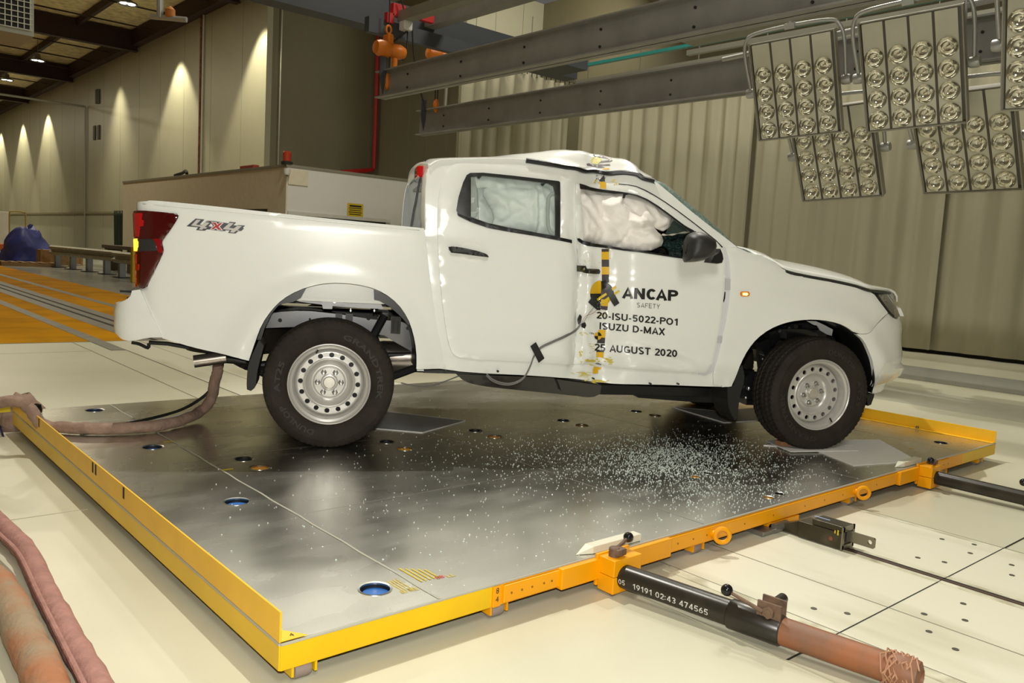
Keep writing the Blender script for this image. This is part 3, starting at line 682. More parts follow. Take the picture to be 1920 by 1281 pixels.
for x,y in ((4.75,.24),(.60,1.88),(.55,2.6)): mb.box((x-.03,y-.006,H+.001),(x+.03,y+.006,H+.0016))
mb.build('tape_mark', MATS['crayon_yellow'], TR)
# casters
m_tyre = mat('caster_tread', (.30,.24,.21), .6, var=.15)
def caster(x, y, rz=0, m=None):
    R = Matrix.Translation((x,y,.034)) @ Matrix.Rotation(PI/2, 4, 'Y')
    o = MB().lathe([(.012,-.028),(.026,-.028),(.032,-.026),(.0335,-.02),(.0335,.02),(.032,.026),(.026,.028),(.012,.028)], 22, R).build('caster_wheel', m_tyre, TR, smooth=True)
    MB().box((x-.042,y-.035,.022), (x-.034,y+.035,.063)).box((x+.034,y-.035,.022), (x+.042,y+.035,.063)).box((x-.042,y-.035,.055),(x+.042,y+.035,.064)).build('fork', m or m_ora, o)
for x in (.08,.84,2.02,3.46,4.72,5.35): caster(x, .036, m=m_yel if x < .2 else None)
for x in (.08,1.6,3.2,4.8): caster(x, 2.0, m=m_yel); caster(x, 3.75, m=m_yel)
MB().box((2.60,-.012,H-.115), (2.86,.05,H-.086), bev=.003).box((2.62,-.01,H-.13),(2.74,.05,H-.11)).build('guide_block', m_ora, TR)
MB().box((2.5,-.03,.008), (2.64,.2,.03), bev=.004).cyl((2.60,-.02,.03),(2.72,-.02,.03),.024,12).build('guide_roller', mat('raw_steel', (.30,.29,.26), .35, metal=.7), TR)
def eye_bolt(px):
    p = onz(px[0], px[1], H-.045); x = p.x; t = MB()
    c = Vector((x, -.045, H-.048))
    t.tube([c+Vector((.025*math.cos(k*PI/10), -.022*math.cos(k*PI/10)-.01, .032*math.sin(k*PI/10))) for k in range(20)], .0105, 10, closed=True)
    t.cyl((x-.02,-.014,H-.045),(x-.02,-.03,H-.047),.018,14)
    t.build('eye_bolt', m_ora, TR, smooth=True)
eye_bolt((1347,1001)); eye_bolt((1609,921))
# white plastic wedges on the deck edge
def wedge(x0, x1, label):
    p = MB().prism([(0,0),(.055,0),(.045,.028),(.0,.028)], x1-x0, Matrix.Translation((x0,.012,H+.002)) @ Matrix(((0,0,1,0),(1,0,0,0),(0,1,0,0),(0,0,0,1))))
    p.add([(x0-.07,.04,H+.002),(x0,.012,H+.002),(x0,.067,H+.002),(x0,.057,H+.03),(x0,.012,H+.03)], [(0,1,4),(0,4,3),(0,3,2),(0,2,1),(1,2,3,4)])
    tag(p.build('plastic_wedge', mat('nylon_white', (.70,.68,.55), .4)), label, 'wedge', 'white plastic wedges')
wedge(1.33, 1.62, 'white plastic wedge on the deck edge behind the near pipe clamp')
wedge(4.12, 4.36, 'white plastic wedge on the deck edge behind the far pipe clamp')
# pipe clamps and guide pipes
m_black = mat('black_gloss', (.01,.01,.01), .12)
m_pipe = mat('pipe_black', (.022,.019,.014), .3, col2=(.06,.045,.03), vscale=4, c2lo=.5, c2hi=.8)
m_rustb = mat('rusty_steel', (.14,.085,.055), .6, var=.3, vscale=30)
m_rpipe = mat('rust_pipe', (.30,.11,.045), .55, col2=(.20,.10,.06), vscale=7, c2lo=.42, c2hi=.62)
def clamp(x0, x1, label, flip=1):
    z0, z1 = .012, .147; t = thing('pipe_clamp', label, 'clamp', (x0,-.03,z0), 0, 'orange pipe clamps')
    B = lambda lo, hi, **k: MB().box([a-b for a,b in zip(lo,(x0,-.03,z0))], [a-b for a,b in zip(hi,(x0,-.03,z0))], **k)
    B((x0-.008,-.022,z0+.012), (x1+.02,-.008,z1+.006), bev=.003).build('mounting_plate', m_ora, t)
    B((x0,-.105,z0), (x1,-.022,z0+.066), bev=.003).build('lower_block', m_ora, t); B((x0,-.105,z0+.068), (x1,-.022,z1), bev=.003).build('upper_block', m_ora, t)
    B((x0+.01,-.095,z0-.008), (x0+.026,-.080,z0)).build('bolt', m_rustb, t)
    q = Vector((x0,-.03,z0)); px = x0+.045 if flip > 0 else x1-.03
    h = MB().lathe([(0,0),(.022,0),(.022,.032),(.018,.036),(0,.036)], 16, Matrix.Translation(Vector((px,-.06,z1))-q)).box(*[[a-b for a,b in zip(c,q)] for c in ((px-.012,-.09,z1+.006),(px+.04 if flip>0 else px+.014,-.04,z1+.032))], bev=.003)
    h.build('cam', m_rustb, t, smooth=True)
    e = Vector((px+.115*flip,-.06+(.03 if flip > 0 else -.035),z1+.046))-q; s_ = Vector((px,-.06,z1+.022))-q
    MB().tube([s_, e], [.008,.006], 8).build('lever', m_rustb, t)
    MB().lathe([(0,-.02)]+[(.021*math.cos(a), .021*math.sin(a)) for a in [(-4+k)*PI/9 for k in range(9)]]+[(0,.021)], 18, Matrix.Translation(e)).build('knob', m_black, t, smooth=True)
    MB().cyl(Vector((x0+.10,-.035,z1))-q, Vector((x0+.10,-.035,z1+.02))-q, .008, 8).build('bolt', m_rustb, t)
    return t
clamp(1.328, 1.49, 'orange clamp block with black ball lever on the near guide pipe')
clamp(4.245, 4.375, 'orange clamp block with black ball lever on the far guide pipe', -1)
pa = Vector((1.395,-.10,.073)); pb = Vector((1.575,-1.18,.062)); D_ = (pb-pa); D1 = D_.normalized()
def cylwrap(V, F, org, d, r, ang0, flipx=1):
    """wrap flat lettering on a pipe: x runs along d, y wraps round the pipe"""
    side = d.cross(Vector((0,0,1))).normalized(); up = side.cross(d).normalized(); out = []
    for v in V:
        a = ang0+v.y/r; out.append(org+d*v.x+(side*math.cos(a)+up*math.sin(a))*(r+.0008))
    return out
t = thing('guide_pipe', 'long near black guide pipe that turns rust-brown, lettered in white', 'pipe', (0,0,0))
e1 = pa+D1*.445; e2 = pa+D1*.635; e3 = pa+D1*1.045
MB().tube([pa-D1*.03, e1+D1*.02], .047, 32).build('black_tube', m_pipe, t, smooth=True)
MB().lathe([(.047,0),(.053,.006),(.054,.012),(.054,.19),(.050,.196),(.0475,.196)], 32, Matrix.Translation(e1) @ D1.to_track_quat('Z','Y').to_matrix().to_4x4()).build('coupling', m_pipe, t, smooth=True)
MB().tube([e2, e3], .0475, 32).build('rust_tube', m_rpipe, t, smooth=True)
side = D1.cross(Vector((0,0,1))).normalized(); 
LS = -1 if side.x > 0 else 1     # lettering sits on the camera side (towards -x)
mw = mat('white_paint_letters', (.55,.55,.52), .6)
def pipe_text(s_, at, size, wx=1.0):
    V, F = bold_text(s_, .15, .14, 6); V = [v*size for v in V]; V = [Vector((v.x*wx, v.y, 0)) for v in V]
    sd = Vector((-1,0,0)); sd = (sd-D1*sd.dot(D1)).normalized(); up = D1.cross(sd).normalized(); 
    if up.z < 0: up = -up
    out = []
    for v in V:
        a = math.radians(-8)+(v.y-size*.5)/.047; out.append(pa+D1*(at+v.x)+(sd*math.cos(a)+up*math.sin(a))*.0477)
    link('lettering', out, F, mw, t)
pipe_text('05', .004, .021); pipe_text('19191 02:43 474565', .068, .023, 1.12)
# coupling latch
q = e2-D1*.035+Vector((0,0,.05)); mb = MB()
R = Matrix.Translation(q) @ Matrix((D1, Vector((0,0,1)).cross(D1).normalized(), Vector((0,0,1)))).transposed().to_4x4()
MB().box((-.045,-.032,-.01), (.04,-.024,.045), R).box((-.045,.012,-.01), (.04,.02,.052), R).build('latch_plates', m_rustb, t)
MB().cyl(R @ Vector((0,-.05,.015)), R @ Vector((0,.03,.02)), .012, 12).cyl(R @ Vector((0,-.048,.015)), R @ Vector((0,-.03,.015)), .021, 6).build('latch_bolt', m_rustb, t)
MB().cyl(R @ Vector((.0,.03,.03)), R @ Vector((.0,.085,.03)), .019, 16).build('latch_pin', m_pipe, t, smooth=True)
MB().tube([R @ Vector((-.02,-.04,.012)), R @ Vector((-.15,-.03,.038))], [.008,.006], 8).build('latch_lever', m_rustb, t)
MB().lathe([(0,-.021)]+[(.0215*math.cos(a), .0215*math.sin(a)) for a in [(-4+k)*PI/9 for k in range(9)]]+[(0,.0215)], 18, Matrix.Translation(R @ Vector((-.16,-.03,.042)))).build('knob', m_black, t, smooth=True)
# wired and taped end
wr = MB()
k = 0; E = []
for i in range(90):
    a = i*.9; s_ = i/90*.09; r = .0585+.003*math.sin(i*1.7)
    sd = D1.orthogonal().normalized(); up = D1.cross(sd); E.append(e3-D1*.07+D1*(s_+.02*math.sin(a*2.3))+(sd*math.cos(a)+up*math.sin(a))*r)
wr.tube(E, .003, 5).build('wire_binding', mat('binding_brown', (.42,.22,.13), .6), t)
MB().lathe([(.0475,-.06),(.056,-.04),(.058,.0),(.052,.03),(.03,.04),(.028,.02),(0,.01)], 20, Matrix.Translation(e3) @ D1.to_track_quat('Z','Y').to_matrix().to_4x4()).build('taped_end', m_rpipe, t, smooth=True)
t = thing('guide_pipe', 'far black guide pipe leaving the trolley at the right', 'pipe', (0,0,0))
MB().tube([(4.32,-.09,.075), (4.33,-.62,.07)], .042, 28).build('black_tube', m_pipe, t, smooth=True)
MB().tube([(4.33,-.60,.07), (4.34,-1.6,.062)], .047, 28).build('coupling', m_pipe, t, smooth=True)
p = Vector((4.31,-.585,.165)); MB().lathe([(0,-.021)]+[(.0215*math.cos(a), .0215*math.sin(a)) for a in [(-4+k)*PI/9 for k in range(9)]]+[(0,.0215)], 18, Matrix.Translation(p)).build('knob', m_black, t, smooth=True)
MB().tube([p, (4.36,-.68,.115)], .006, 8).build('latch_lever', m_rustb, t)
# tow block in the floor slot
m_tow = mat('oily_steel', (.045,.038,.022), .35, col2=(.11,.095,.06), vscale=6, c2lo=.45, c2hi=.7, metal=.4)
t = thing('tow_carriage', 'oily dark steel tow block with a drilled tongue in the floor slot', 'tow block', (2.71,-.2,0))
f_ = lambda x,y,z: (x-2.71,y+.2,z)
P0 = onz(1583,1030,.008)
y0 = -.345; xw = .055; zt = .118
MB().box((-xw,y0+.2,.012), (xw,.06+.02,.088), bev=.003).box((-xw+.004,y0+.2,.09),(xw-.004,.06-.05,zt), bev=.003).build('body', m_tow, t)
MB().prism([(0,.012),(.16,.012),(0,.085)], .09, Matrix.Translation((.045,.08,0)) @ Matrix(((0,0,-1,0),(1,0,0,0),(0,1,0,0),(0,0,0,1)))).build('nose', m_tow, t)
MB().box((-xw-.002,y0+.192,.008), (-xw+.014,y0+.2,zt)).box((xw-.014,y0+.192,.008),(xw+.002,y0+.2,zt)).box((-xw,y0+.192,.095),(xw,y0+.2,zt)).box((-xw,y0+.192,.012),(xw,y0+.2,.03)).build('end_plate', mat('worn_steel', (.22,.2,.15), .35, metal=.7), t)
tg = cdt(densify([(0,0),(.13,0),(.135,.006),(.135,.044),(.13,.05),(0,.05)], .012), [circ(.112,.026,.011,18)], .02); vo_, tt, bb = tg; n0 = len(vo_)
V = [(-.006, y0+.2-p.x, .045+p.y) for p in vo_]+[(.006, y0+.2-p.x, .045+p.y) for p in vo_]
link('tongue', V, [tuple(a) for a in tt]+[tuple(reversed([i+n0 for i in a])) for a in tt]+[(b,a,a+n0,b+n0) for a,b in bb], MATS['worn_steel'], t)
MB().box((-xw-.001,y0+.2-.001,.04),(xw-.02,y0+.2+.0,.093)).build('socket', m_dark, t)
MB().cyl((-xw-.003,y0+.25,.05), (-xw+.001,y0+.25,.05), .010, 14).build('bolt', mat('rust_red', (.2,.06,.04), .6), t)
mb = MB().box((-.006,y0+.29,zt+.0004),(.002,y0+.37,zt+.001)); mb.build('paint_streak', mat('pale_blue', (.35,.45,.7), .5), t)
mb = MB().box((-xw-.0015,y0+.215,.075),(-xw-.0004,y0+.222,.1)).box((-xw-.0015,y0+.23,.08),(-xw-.0004,y0+.236,.095)); mb.build('paint_marks', mat('crayon_yellow', (.6,.45,.02), .6), t)
# ---------------------------------------------------------------- hoses
m_cloth = mat('cloth_hose', (.30,.20,.15), .85, var=.22, vscale=14, bump=.8, bscale=45)
m_fire = mat('fire_hose', (.34,.17,.14), .8, var=.15, vscale=20, bump=.5, bscale=60)
m_hoseb = mat('dirty_hose', (.30,.22,.14), .85, col2=(.36,.15,.07), vscale=3.5, c2lo=.45, c2hi=.6, bump=.7, bscale=30)
def wob(P, amp, fr=1.7):
    return [p+Vector((noise.noise(Vector((i*fr,3,0))), noise.noise(Vector((i*fr,9,1))), noise.noise(Vector((i*fr,5,2)))*.6))*amp for i, p in enumerate(P)]
def hose(P, r, m, name, label, cat='hose', k=10, amp=.006, n=18):
    P = smoothpath(P, k); return tag(MB().tube(wob(P, amp, .35), [r*(1+.08*noise.noise(Vector((i*.5,1,7)))) for i in range(len(P))], n).build(name, m, smooth=True), label, cat)
TH = -0.502975; TF = Vector((math.cos(TH), math.sin(TH), 0)); TL = Vector((-math.sin(TH), math.cos(TH), 0)); TO = Vector((1.685644, 2.831952, H))
def tw(x, y, z): return TO+TF*x+TL*y+Vector((0,0,z))
ZC = H+.04
hp = [onz(-60,770,ZC+.05), onz(20,752,ZC+.13), onz(55,765,ZC+.09), onz(80,797,ZC), onz(130,802,ZC), onz(200,804,ZC), onz(280,800,ZC), onz(335,790,ZC)]
g0 = onz(375,772,ZC+.02); 
dl = (g0-CP).dot(CW)
hp += [g0, atd(396,748,dl), atd(402,718,dl), atd(408,695,dl), atd(411,672,dl)]
hose(hp, .034, m_cloth, 'cloth_hose', 'brown cloth-wrapped hose lying over the deck and rising to the truck exhaust', 'hose', 8, .008)
lp = [onz(30,752,ZC+.12), onz(60,742,ZC+.09), onz(50,775,ZC+.06), onz(78,792,ZC)]
tag(lumpy('cloth_bundle', (.15,.09), .35, .22, m_cloth, 8, Vector((.06,3.96,0))), 'frayed brown cloth bundle slumped over the trolley corner', 'cloth')
t = thing('rubber_cap', 'small black rounded cap lying on the rear deck corner by the hose', 'cap', onz(68,777,H))
MB().lathe([(0,.07),(.028,.062),(.036,.035),(.032,.004),(.0,.0)], 16).build('cap', m_black, t, smooth=True); MB().lathe([(.033,.012),(.036,.006),(.033,.0)], 16).build('white_band', m_white, t)
tag(MB().tube(smoothpath([onz(150,806,H+.02), onz(250,792,H+.02), onz(330,772,H+.03), atd(370,752,dl), atd(395,730,dl), atd(400,705,dl)]), .010, 8).build('black_cable', m_dark), 'black cable curving up beside the cloth hose under the truck tail', 'cable')
tag(MB().tube(smoothpath([onz(240,790,H+.01), onz(330,780,H+.02), atd(385,752,dl), atd(402,700,dl)]), .003, 5).build('white_string', m_white), 'thin white string looping beside the black cable', 'string')
fh_ = hose([onz(-60,920,.045), onz(0,985,.045), onz(45,1030,.045), onz(85,1110,.045), onz(130,1195,.045), onz(190,1300,.045), onz(230,1380,.045)], .040, m_fire, 'fire_hose', 'reddish ribbed fabric hose with a stitched seam on the near left floor', 'hose', 10, .005)
MB().tube(smoothpath([onz(-60,928,.082), onz(-8,995,.082), onz(34,1038,.082), onz(72,1115,.082), onz(112,1195,.082), onz(165,1300,.082), onz(200,1380,.082)],10), .009, 8).build('stitched_seam', m_fire, fh_, smooth=True)
hose([onz(-120,960,.06), onz(-60,1040,.06), onz(0,1105,.06), onz(45,1190,.06), onz(90,1290,.06), onz(130,1400,.06)], .055, m_hoseb, 'thick_hose', 'thick dirty brown hose nearest the lower left corner', 'hose', 10, .008)
tag(MB().tube([onz(-30,790,.02), onz(0,800,.03), onz(6,818,.005)], .006, 6).build('thin_cable_end', mat('navy', (.01,.01,.06), .4)), 'thin dark cable end at the left edge of the floor', 'cable')
p = onz(22, 766, H+.03); b = MB()
for i in range(8): 
    b.m = i % 2; x1_ = -.03-i*.12; b.box((x1_-.12, p.y-.012, H+.01), (x1_, p.y+.012, H+.045))
tag(b.build('striped_bar', None, mats=[MATS['crayon_yellow'], m_dark]), 'yellow and black striped bar leaving the trolley corner at the left edge', 'bar')
# thin sheets under the wheels: one kind, shade and light put into their tones
m_sheet = mat('sheet_shaded', (.30,.30,.29), .45, var=.05); m_sheete = mat('sheet_edge', (.75,.74,.70), .4)
def sheet(px, label, thick=.004, z=H+.001, m=None):
    P = [onz(u,v,z) for u,v in px]; n = len(P)
    o = thing('floor_sheet', label, 'sheet', P[0], 0, 'thin sheets under the wheels')
    V = [p-P[0] for p in P]+[p-P[0]+Vector((0,0,thick)) for p in P]
    link('sheet', V, [tuple(reversed(range(n))), tuple(range(n,2*n))]+[(i,(i+1)%n,(i+1)%n+n,i+n) for i in range(n)], m or m_sheet, o)
    MB().tube([v+Vector((0,0,thick/2)) for v in V[:n]], thick*.75, 6, closed=True).build('edge', m_sheete, o)
sheet([(560,790),(720,772),(872,790),(792,812),(700,804),(600,812)], 'thin sheet toned as shaded, sticking out right of the rear tyre')
sheet([(1260,764),(1340,771),(1430,765),(1500,785),(1358,793)], 'thin sheet toned as shaded, under the truck behind the front mudflap')
sheet([(1432,836),(1520,826),(1650,826),(1722,866),(1600,874),(1520,842)], 'thin sheet toned as brightly lit, lying under the front tyre', m=mat('sheet_lit', (.85,.84,.82), .5))
sheet([(1436,828),(1480,822),(1600,838),(1608,846),(1482,848)], 'narrow sheet toned as brightly lit, wedged beneath the front tyre', z=H+.007, m=MATS['sheet_lit'])
p = onz(1470, 838, H); tag(MB().box((-.05,-.035,.012), (.06,.035,.042), Matrix.Rotation(TH+.2,4,'Z'), bev=.003).build('wooden_block', mat('block_wood', (.40,.20,.10), .6, var=.15, vscale=20)), 'small wooden block wedged at the front tyre', 'block').location = p
# ---------------------------------------------------------------- broken window glass strewn over the deck
rnd = random.Random(5); V = []; F = []
def shard(u, v, s_):
    p = onz(u, v, H)
    if not (.02 < p.x < DX-.03 and .02 < p.y < DY-.03): return
    a = rnd.random()*6.28; k = len(V); hh = s_*rnd.uniform(.5,.9)
    for z in (0,1):
        for j in range(4):
            b = a+j*PI/2+rnd.uniform(-.3,.3); V.append((p.x+s_*math.cos(b)*(1-.25*z), p.y+s_*math.sin(b)*(1-.25*z), H+.001+z*hh*rnd.uniform(.7,1)))
    F.extend([(k+4,k+5,k+6,k+7),(k,k+1,k+5,k+4),(k+1,k+2,k+6,k+5),(k+2,k+3,k+7,k+6),(k+3,k,k+4,k+7)])
for cx, cy, sx, sy, n in ((1230,862,60,18,1500),(1170,860,150,30,1100),(1380,890,95,38,1500),(1110,850,190,32,700),(1290,900,120,40,600),(1000,900,260,90,420),(700,1020,180,90,90),(1290,850,60,14,500),(560,920,140,60,30)):
    for _ in range(n): shard(rnd.gauss(cx,sx), rnd.gauss(cy,sy), rnd.uniform(.0016,.0040))
m_glassbits = mat('glass_crumbs', (.74,.84,.79), .15, spec=.8)
o = link('glass_fragments', V, F, m_glassbits); tag(o, 'pale green crumbs of shattered window glass strewn over the aluminium deck', 'broken glass', None, 'stuff')
# ---------------------------------------------------------------- the pickup truck (frame: x forward, y left, z up from the deck, origin below the rear axle)
TK = thing('pickup_truck', 'white double-cab pickup crushed at the driver side by a pole test', 'pickup truck', TO, TH)
TI = (Matrix.Translation(TO) @ Matrix.Rotation(TH, 4, 'Z')).inverted()
TC = TI @ CP; T3 = TI.to_3x3()
def tray(u, v): return T3 @ ray(u, v)
def tproj(p): return proj(TO + Matrix.Rotation(TH, 3, 'Z') @ Vector(p))
def tony(u, v, y):
    d = tray(u, v); return TC + d*((y-TC.y)/d.y)
def ss(x, a, b):
    t = max(0, min(1, (x-a)/(b-a))); return t*t*(3-2*t)
m_paint = mat('white_paint_gloss', (.80,.815,.775), .22, coat=.6, spec=.5)
m_paintg = mat('primer_grey', (.50,.51,.53), .35)
m_paintl = mat('inner_white', (.66,.67,.70), .3)
m_trim = mat('black_trim', (.012,.012,.012), .35)
m_trimt = mat('black_textured', (.022,.021,.02), .45, bump=.1, bscale=400)
m_rub = mat('rubber_dark', (.012,.011,.010), .6)
m_chas = mat('chassis_black', (.012,.012,.013), .17, spec=.8, coat=.5)
m_inner = mat('interior_grey', (.05,.05,.048), .7)

class Surf:
    """body side: plan curve (arc length s, s=x on the straight part) leaning inward with height"""
    def __init__(s, ctrl, inset):
        P = smoothpath([(x, y, 0) for x, y in ctrl], 12); s.P = P; s.S = [0]
        for a, b in zip(P, P[1:]): s.S.append(s.S[-1]+(b-a).length)
        k0 = min(range(len(P)), key=lambda i: abs(P[i].x)); off = s.S[k0]-P[k0].x; s.S = [q-off for q in s.S]; s.inset = inset
    def plan(s, q):
        S = s.S
        if q <= S[0]: i = 0
        elif q >= S[-1]: i = len(S)-2
        else:
            lo, hi = 0, len(S)-1
            while hi-lo > 1:
                m = (lo+hi)//2
                if S[m] <= q: lo = m
                else: hi = m
            i = lo
        t = (q-S[i])/(S[i+1]-S[i]); a, b = s.P[i], s.P[i+1]; p = a+(b-a)*t
        j = max(i-1,0); k = min(i+2, len(S)-1)
        d0 = (s.P[i+1]-s.P[j]).normalized(); d1 = (s.P[k]-s.P[i]).normalized(); d = (d0*(1-t)+d1*t).normalized()
        return p, Vector((d.y, -d.x, 0))      # outward normal for the left (y<0 after mirroring) handled below
    def pt(s, q, z, off=0.):
        p, n = s.plan(q); n = -n                       # outward for +y half
        w = -s.inset(q, z)+off; p = p+n*w
        return Vector((p.x, -p.y, z))
    def inv(s, u, v, off=0.):
        g = tony(u, v, -.9); q, z = max(s.S[0]+.01, min(s.S[-1]-.3, g.x)), g.z
        for _ in range(14):
            P = s.pt(q, z, off); a = tproj(P); e = Vector((u-a[0], v-a[1]))
            if e.length < .02: break
            h = 1e-3; b = tproj(s.pt(q+h, z, off)); c = tproj(s.pt(q, z+h, off))
            J = Matrix((((b[0]-a[0])/h, (c[0]-a[0])/h), ((b[1]-a[1])/h, (c[1]-a[1])/h)))
            try: d = J.inverted() @ e
            except Exception: break
            if d.length > .12: d = d*(.12/d.length)
            q += d.x; z += d.y; q = max(s.S[0], min(s.S[-1], q))
        return (q, z)
def gauss(x, c, w): return math.exp(-((x-c)/w)**2)
DMG = [1.0]
def arch(q, z, cx, r=.47, amp=.022):
    d = math.hypot(q-cx, z-.40); return amp*math.exp(-((d-r)/.075)**2)*ss(z, .35, .5)
def base_inset(q, z, bedside=False):
    i = .055*(1-ss(z, .42, .62))*.7 + .004*gauss(z, .72, .1)
    i -= arch(q, z, 0, .51, .028)+arch(q, z, 3.08, .50, .026)
    cab = 0 if bedside else 1-ss(q, 2.5, 3.0)
    up = .02*ss(z, 1.0, 1.25)
    if z > 1.23: up += .30*(z-1.23)+.22*(z-1.23)**2
    fen = ss(q, 2.2, 2.8); fi = .01*ss(z, .9, 1.05)+(.55*(z-1.0)**1.6 if z > 1.0 else 0)
    bed = .045*max(0, 1.3-z)*ss(z,.5,.62)-.02+(1.2*(z-1.33+.034*(q+.98))**1.3 if z > 1.33-.034*(q+.98) and q < .52 else 0)
    i += cab*up + (1-cab)*( fen*fi + (1-fen)*bed if q > 1.5 else bed)
    # shoulder crease along the doors
    i += .006*gauss(z, 1.06, .035)*ss(q, .4, .7)
    return i
def crush(q, z):
    if not DMG[0]: return 0
    c = 1.62 - .03*(z-1.0); f = ss(z, .25, .5)
    d = .085*math.exp(-((q-c)/.13)**2)*f
    d += .05*math.exp(-((q-1.46)/.035)**2)*f*ss(z,.3,.6)*(1-ss(z,1.2,1.4))
    k = math.exp(-((q-1.52)/.16)**2)
    d += k*.030*noise.noise(Vector((q*9, z*4, 2.)))+k*.012*(1-2*abs(noise.noise(Vector((q*12+z*5, z*9-q*6, 5.)))))
    # dent at the lower front of the door
    d += .022*max(0, 1-abs((z-.60)+(q-2.0)*.22)/.05)*ss(q,1.7,1.85)*(1-ss(q,2.1,2.25))
    return d
def side_inset(q, z): return base_inset(q, z)+crush(q, z)
SIDE = Surf([(-1.5,.935),(-1.0,.935),(-.5,.935),(0,.935),(1,.935),(2,.935),(2.6,.935),(3.0,.932),(3.25,.925),(3.45,.905),(3.6,.87),(3.72,.81),(3.82,.72),(3.895,.6),(3.95,.45),(3.985,.25),(4.0,.0)], side_inset)
def bed_inset(q, z): return base_inset(max(q, -1.2), z, True)
BED = Surf([(-1.045,-.1),(-1.045,.4),(-1.042,.7),(-1.035,.82),(-1.01,.89),(-.96,.925),(-.88,.935),(-.5,.935),(0,.935),(1,.935)], bed_inset)
def bump_inset(q, z): return base_inset(0.9, z)*.5+.05*ss(z, .70, .86)*0+.02*(1-ss(z,.42,.6))
BMP = Surf([(-1.18,0),(-1.18,.4),(-1.175,.70),(-1.155,.84),(-1.10,.915),(-1.02,.935),(-.8,.935),(-.3,.935),(0,.935)], lambda q, z: .015*ss(z,.74,.86)+.012*(1-ss(z,.58,.64)))
def nose_inset(q, z):
    i = side_inset(q, z); f = ss(q, 3.3, 3.7)
    return i + f*(.10*ss(z, .80, 1.12)+.03*ss(z,.55,.42)) - .02*f*gauss(z,.62,.1)
NOSE = Surf([(2.0,.935),(2.6,.935),(3.0,.932),(3.25,.925),(3.45,.905),(3.6,.87),(3.72,.81),(3.82,.72),(3.895,.6),(3.95,.45),(3.985,.25),(4.0,.0)], nose_inset)
# re-anchor arc length of NOSE so that s = x on its straight part
d_ = NOSE.S[0]-2.0; NOSE.S = [q-d_ for q in NOSE.S]
d_ = [q for q, p in zip(BMP.S, BMP.P) if abs(p.x) < 1e-6]
def tosz(surf, outl, off=0.):
    """('z', s, z) entries are kept, (u, v) pixels are dropped onto the surface"""
    return [(o[1], o[2]) if o[0] == 'z' else surf.inv(o[0], o[1], off) for o in outl]
def panel(name, surf, outl, m, parent=TK, holes=(), h=.035, off=0., skirt=.022, round_=.004, it=1, mirror=False, szout=None, corner=.7, dens=.02):
    O = szout or tosz(surf, outl, off)
    if it: O = chaikin(O, it, corner)
    O = densify(O, dens); Hs = []
    for hh in holes:
        q = hh if szout else tosz(surf, hh, off)
        if it: q = chaikin(q, it, corner)
        Hs.append(densify(q, dens))
    vo, T, B = cdt(O, Hs, h)
    bset = {a for a, b in B} | {b for a, b in B}
    V = [surf.pt(p.x, p.y, off-(round_ if i in bset else 0)) for i, p in enumerate(vo)]
    F = [tuple(t) for t in T]
    if skirt:
        mp = {}
        for i in bset: mp[i] = len(V); V.append(surf.pt(vo[i].x, vo[i].y, off-skirt))
        F += [(b, a, mp[a], mp[b]) for a, b in B]
    if mirror: V = [Vector((v.x, -v.y, v.z)) for v in V]; F = [tuple(reversed(f)) for f in F]
    o = link(name, V, F, m, parent, True, .6)
    # make sure faces look outward
    c = sum((p.normal.y*p.area for p in o.data.polygons), 0)
    if (c > 0) != mirror: o.data.flip_normals()
    o['_sz'] = 0; del o['_sz']
    return o, O, Hs
Z1 = zm(180,340,2.463); Z2 = zm(760,260,2.463); Z3 = zm(1300,300,2.287); Z7 = zm(1060,420,4.003); ZA = zm(1060,280,4.8); ZT = zm(230,360,6.404); ZF = zm(1240,400,7.385); ZD = zm(1080,500,5.336)
# ---- bed side
bed_o = pts(Z1, (247,87),(400,100),(640,125),(1000,165),(1515,217),(1521,240),(1540,420),(1570,650),(1600,780),(1605,866),(1480,868),(1480,780),(1465,700),(1440,630),(1395,565),(1330,515),(1250,483),(1130,467),(1020,475),(930,505),(860,545),(810,595),(765,660),(735,740),(705,830),(640,812),(460,772),(305,725),(252,610),(200,495),(235,488),(310,325),(300,270),(382,160),(372,149),(300,142),(216,136))
bed_o = bed_o+[('z',-1.10,BED.inv(*Z1(216,136))[1]),('z',-1.10,BED.inv(*Z1(225,100))[1])]+pts(Z1,(232,92))
bs, bedO, _ = panel('bed_side', BED, bed_o, m_paint, it=1, h=.04, skirt=.03)
DMG[0] = 0; panel('bed_side', BED, None, m_paint, szout=bedO, it=0, mirror=True, h=.06, skirt=.03); DMG[0] = 1
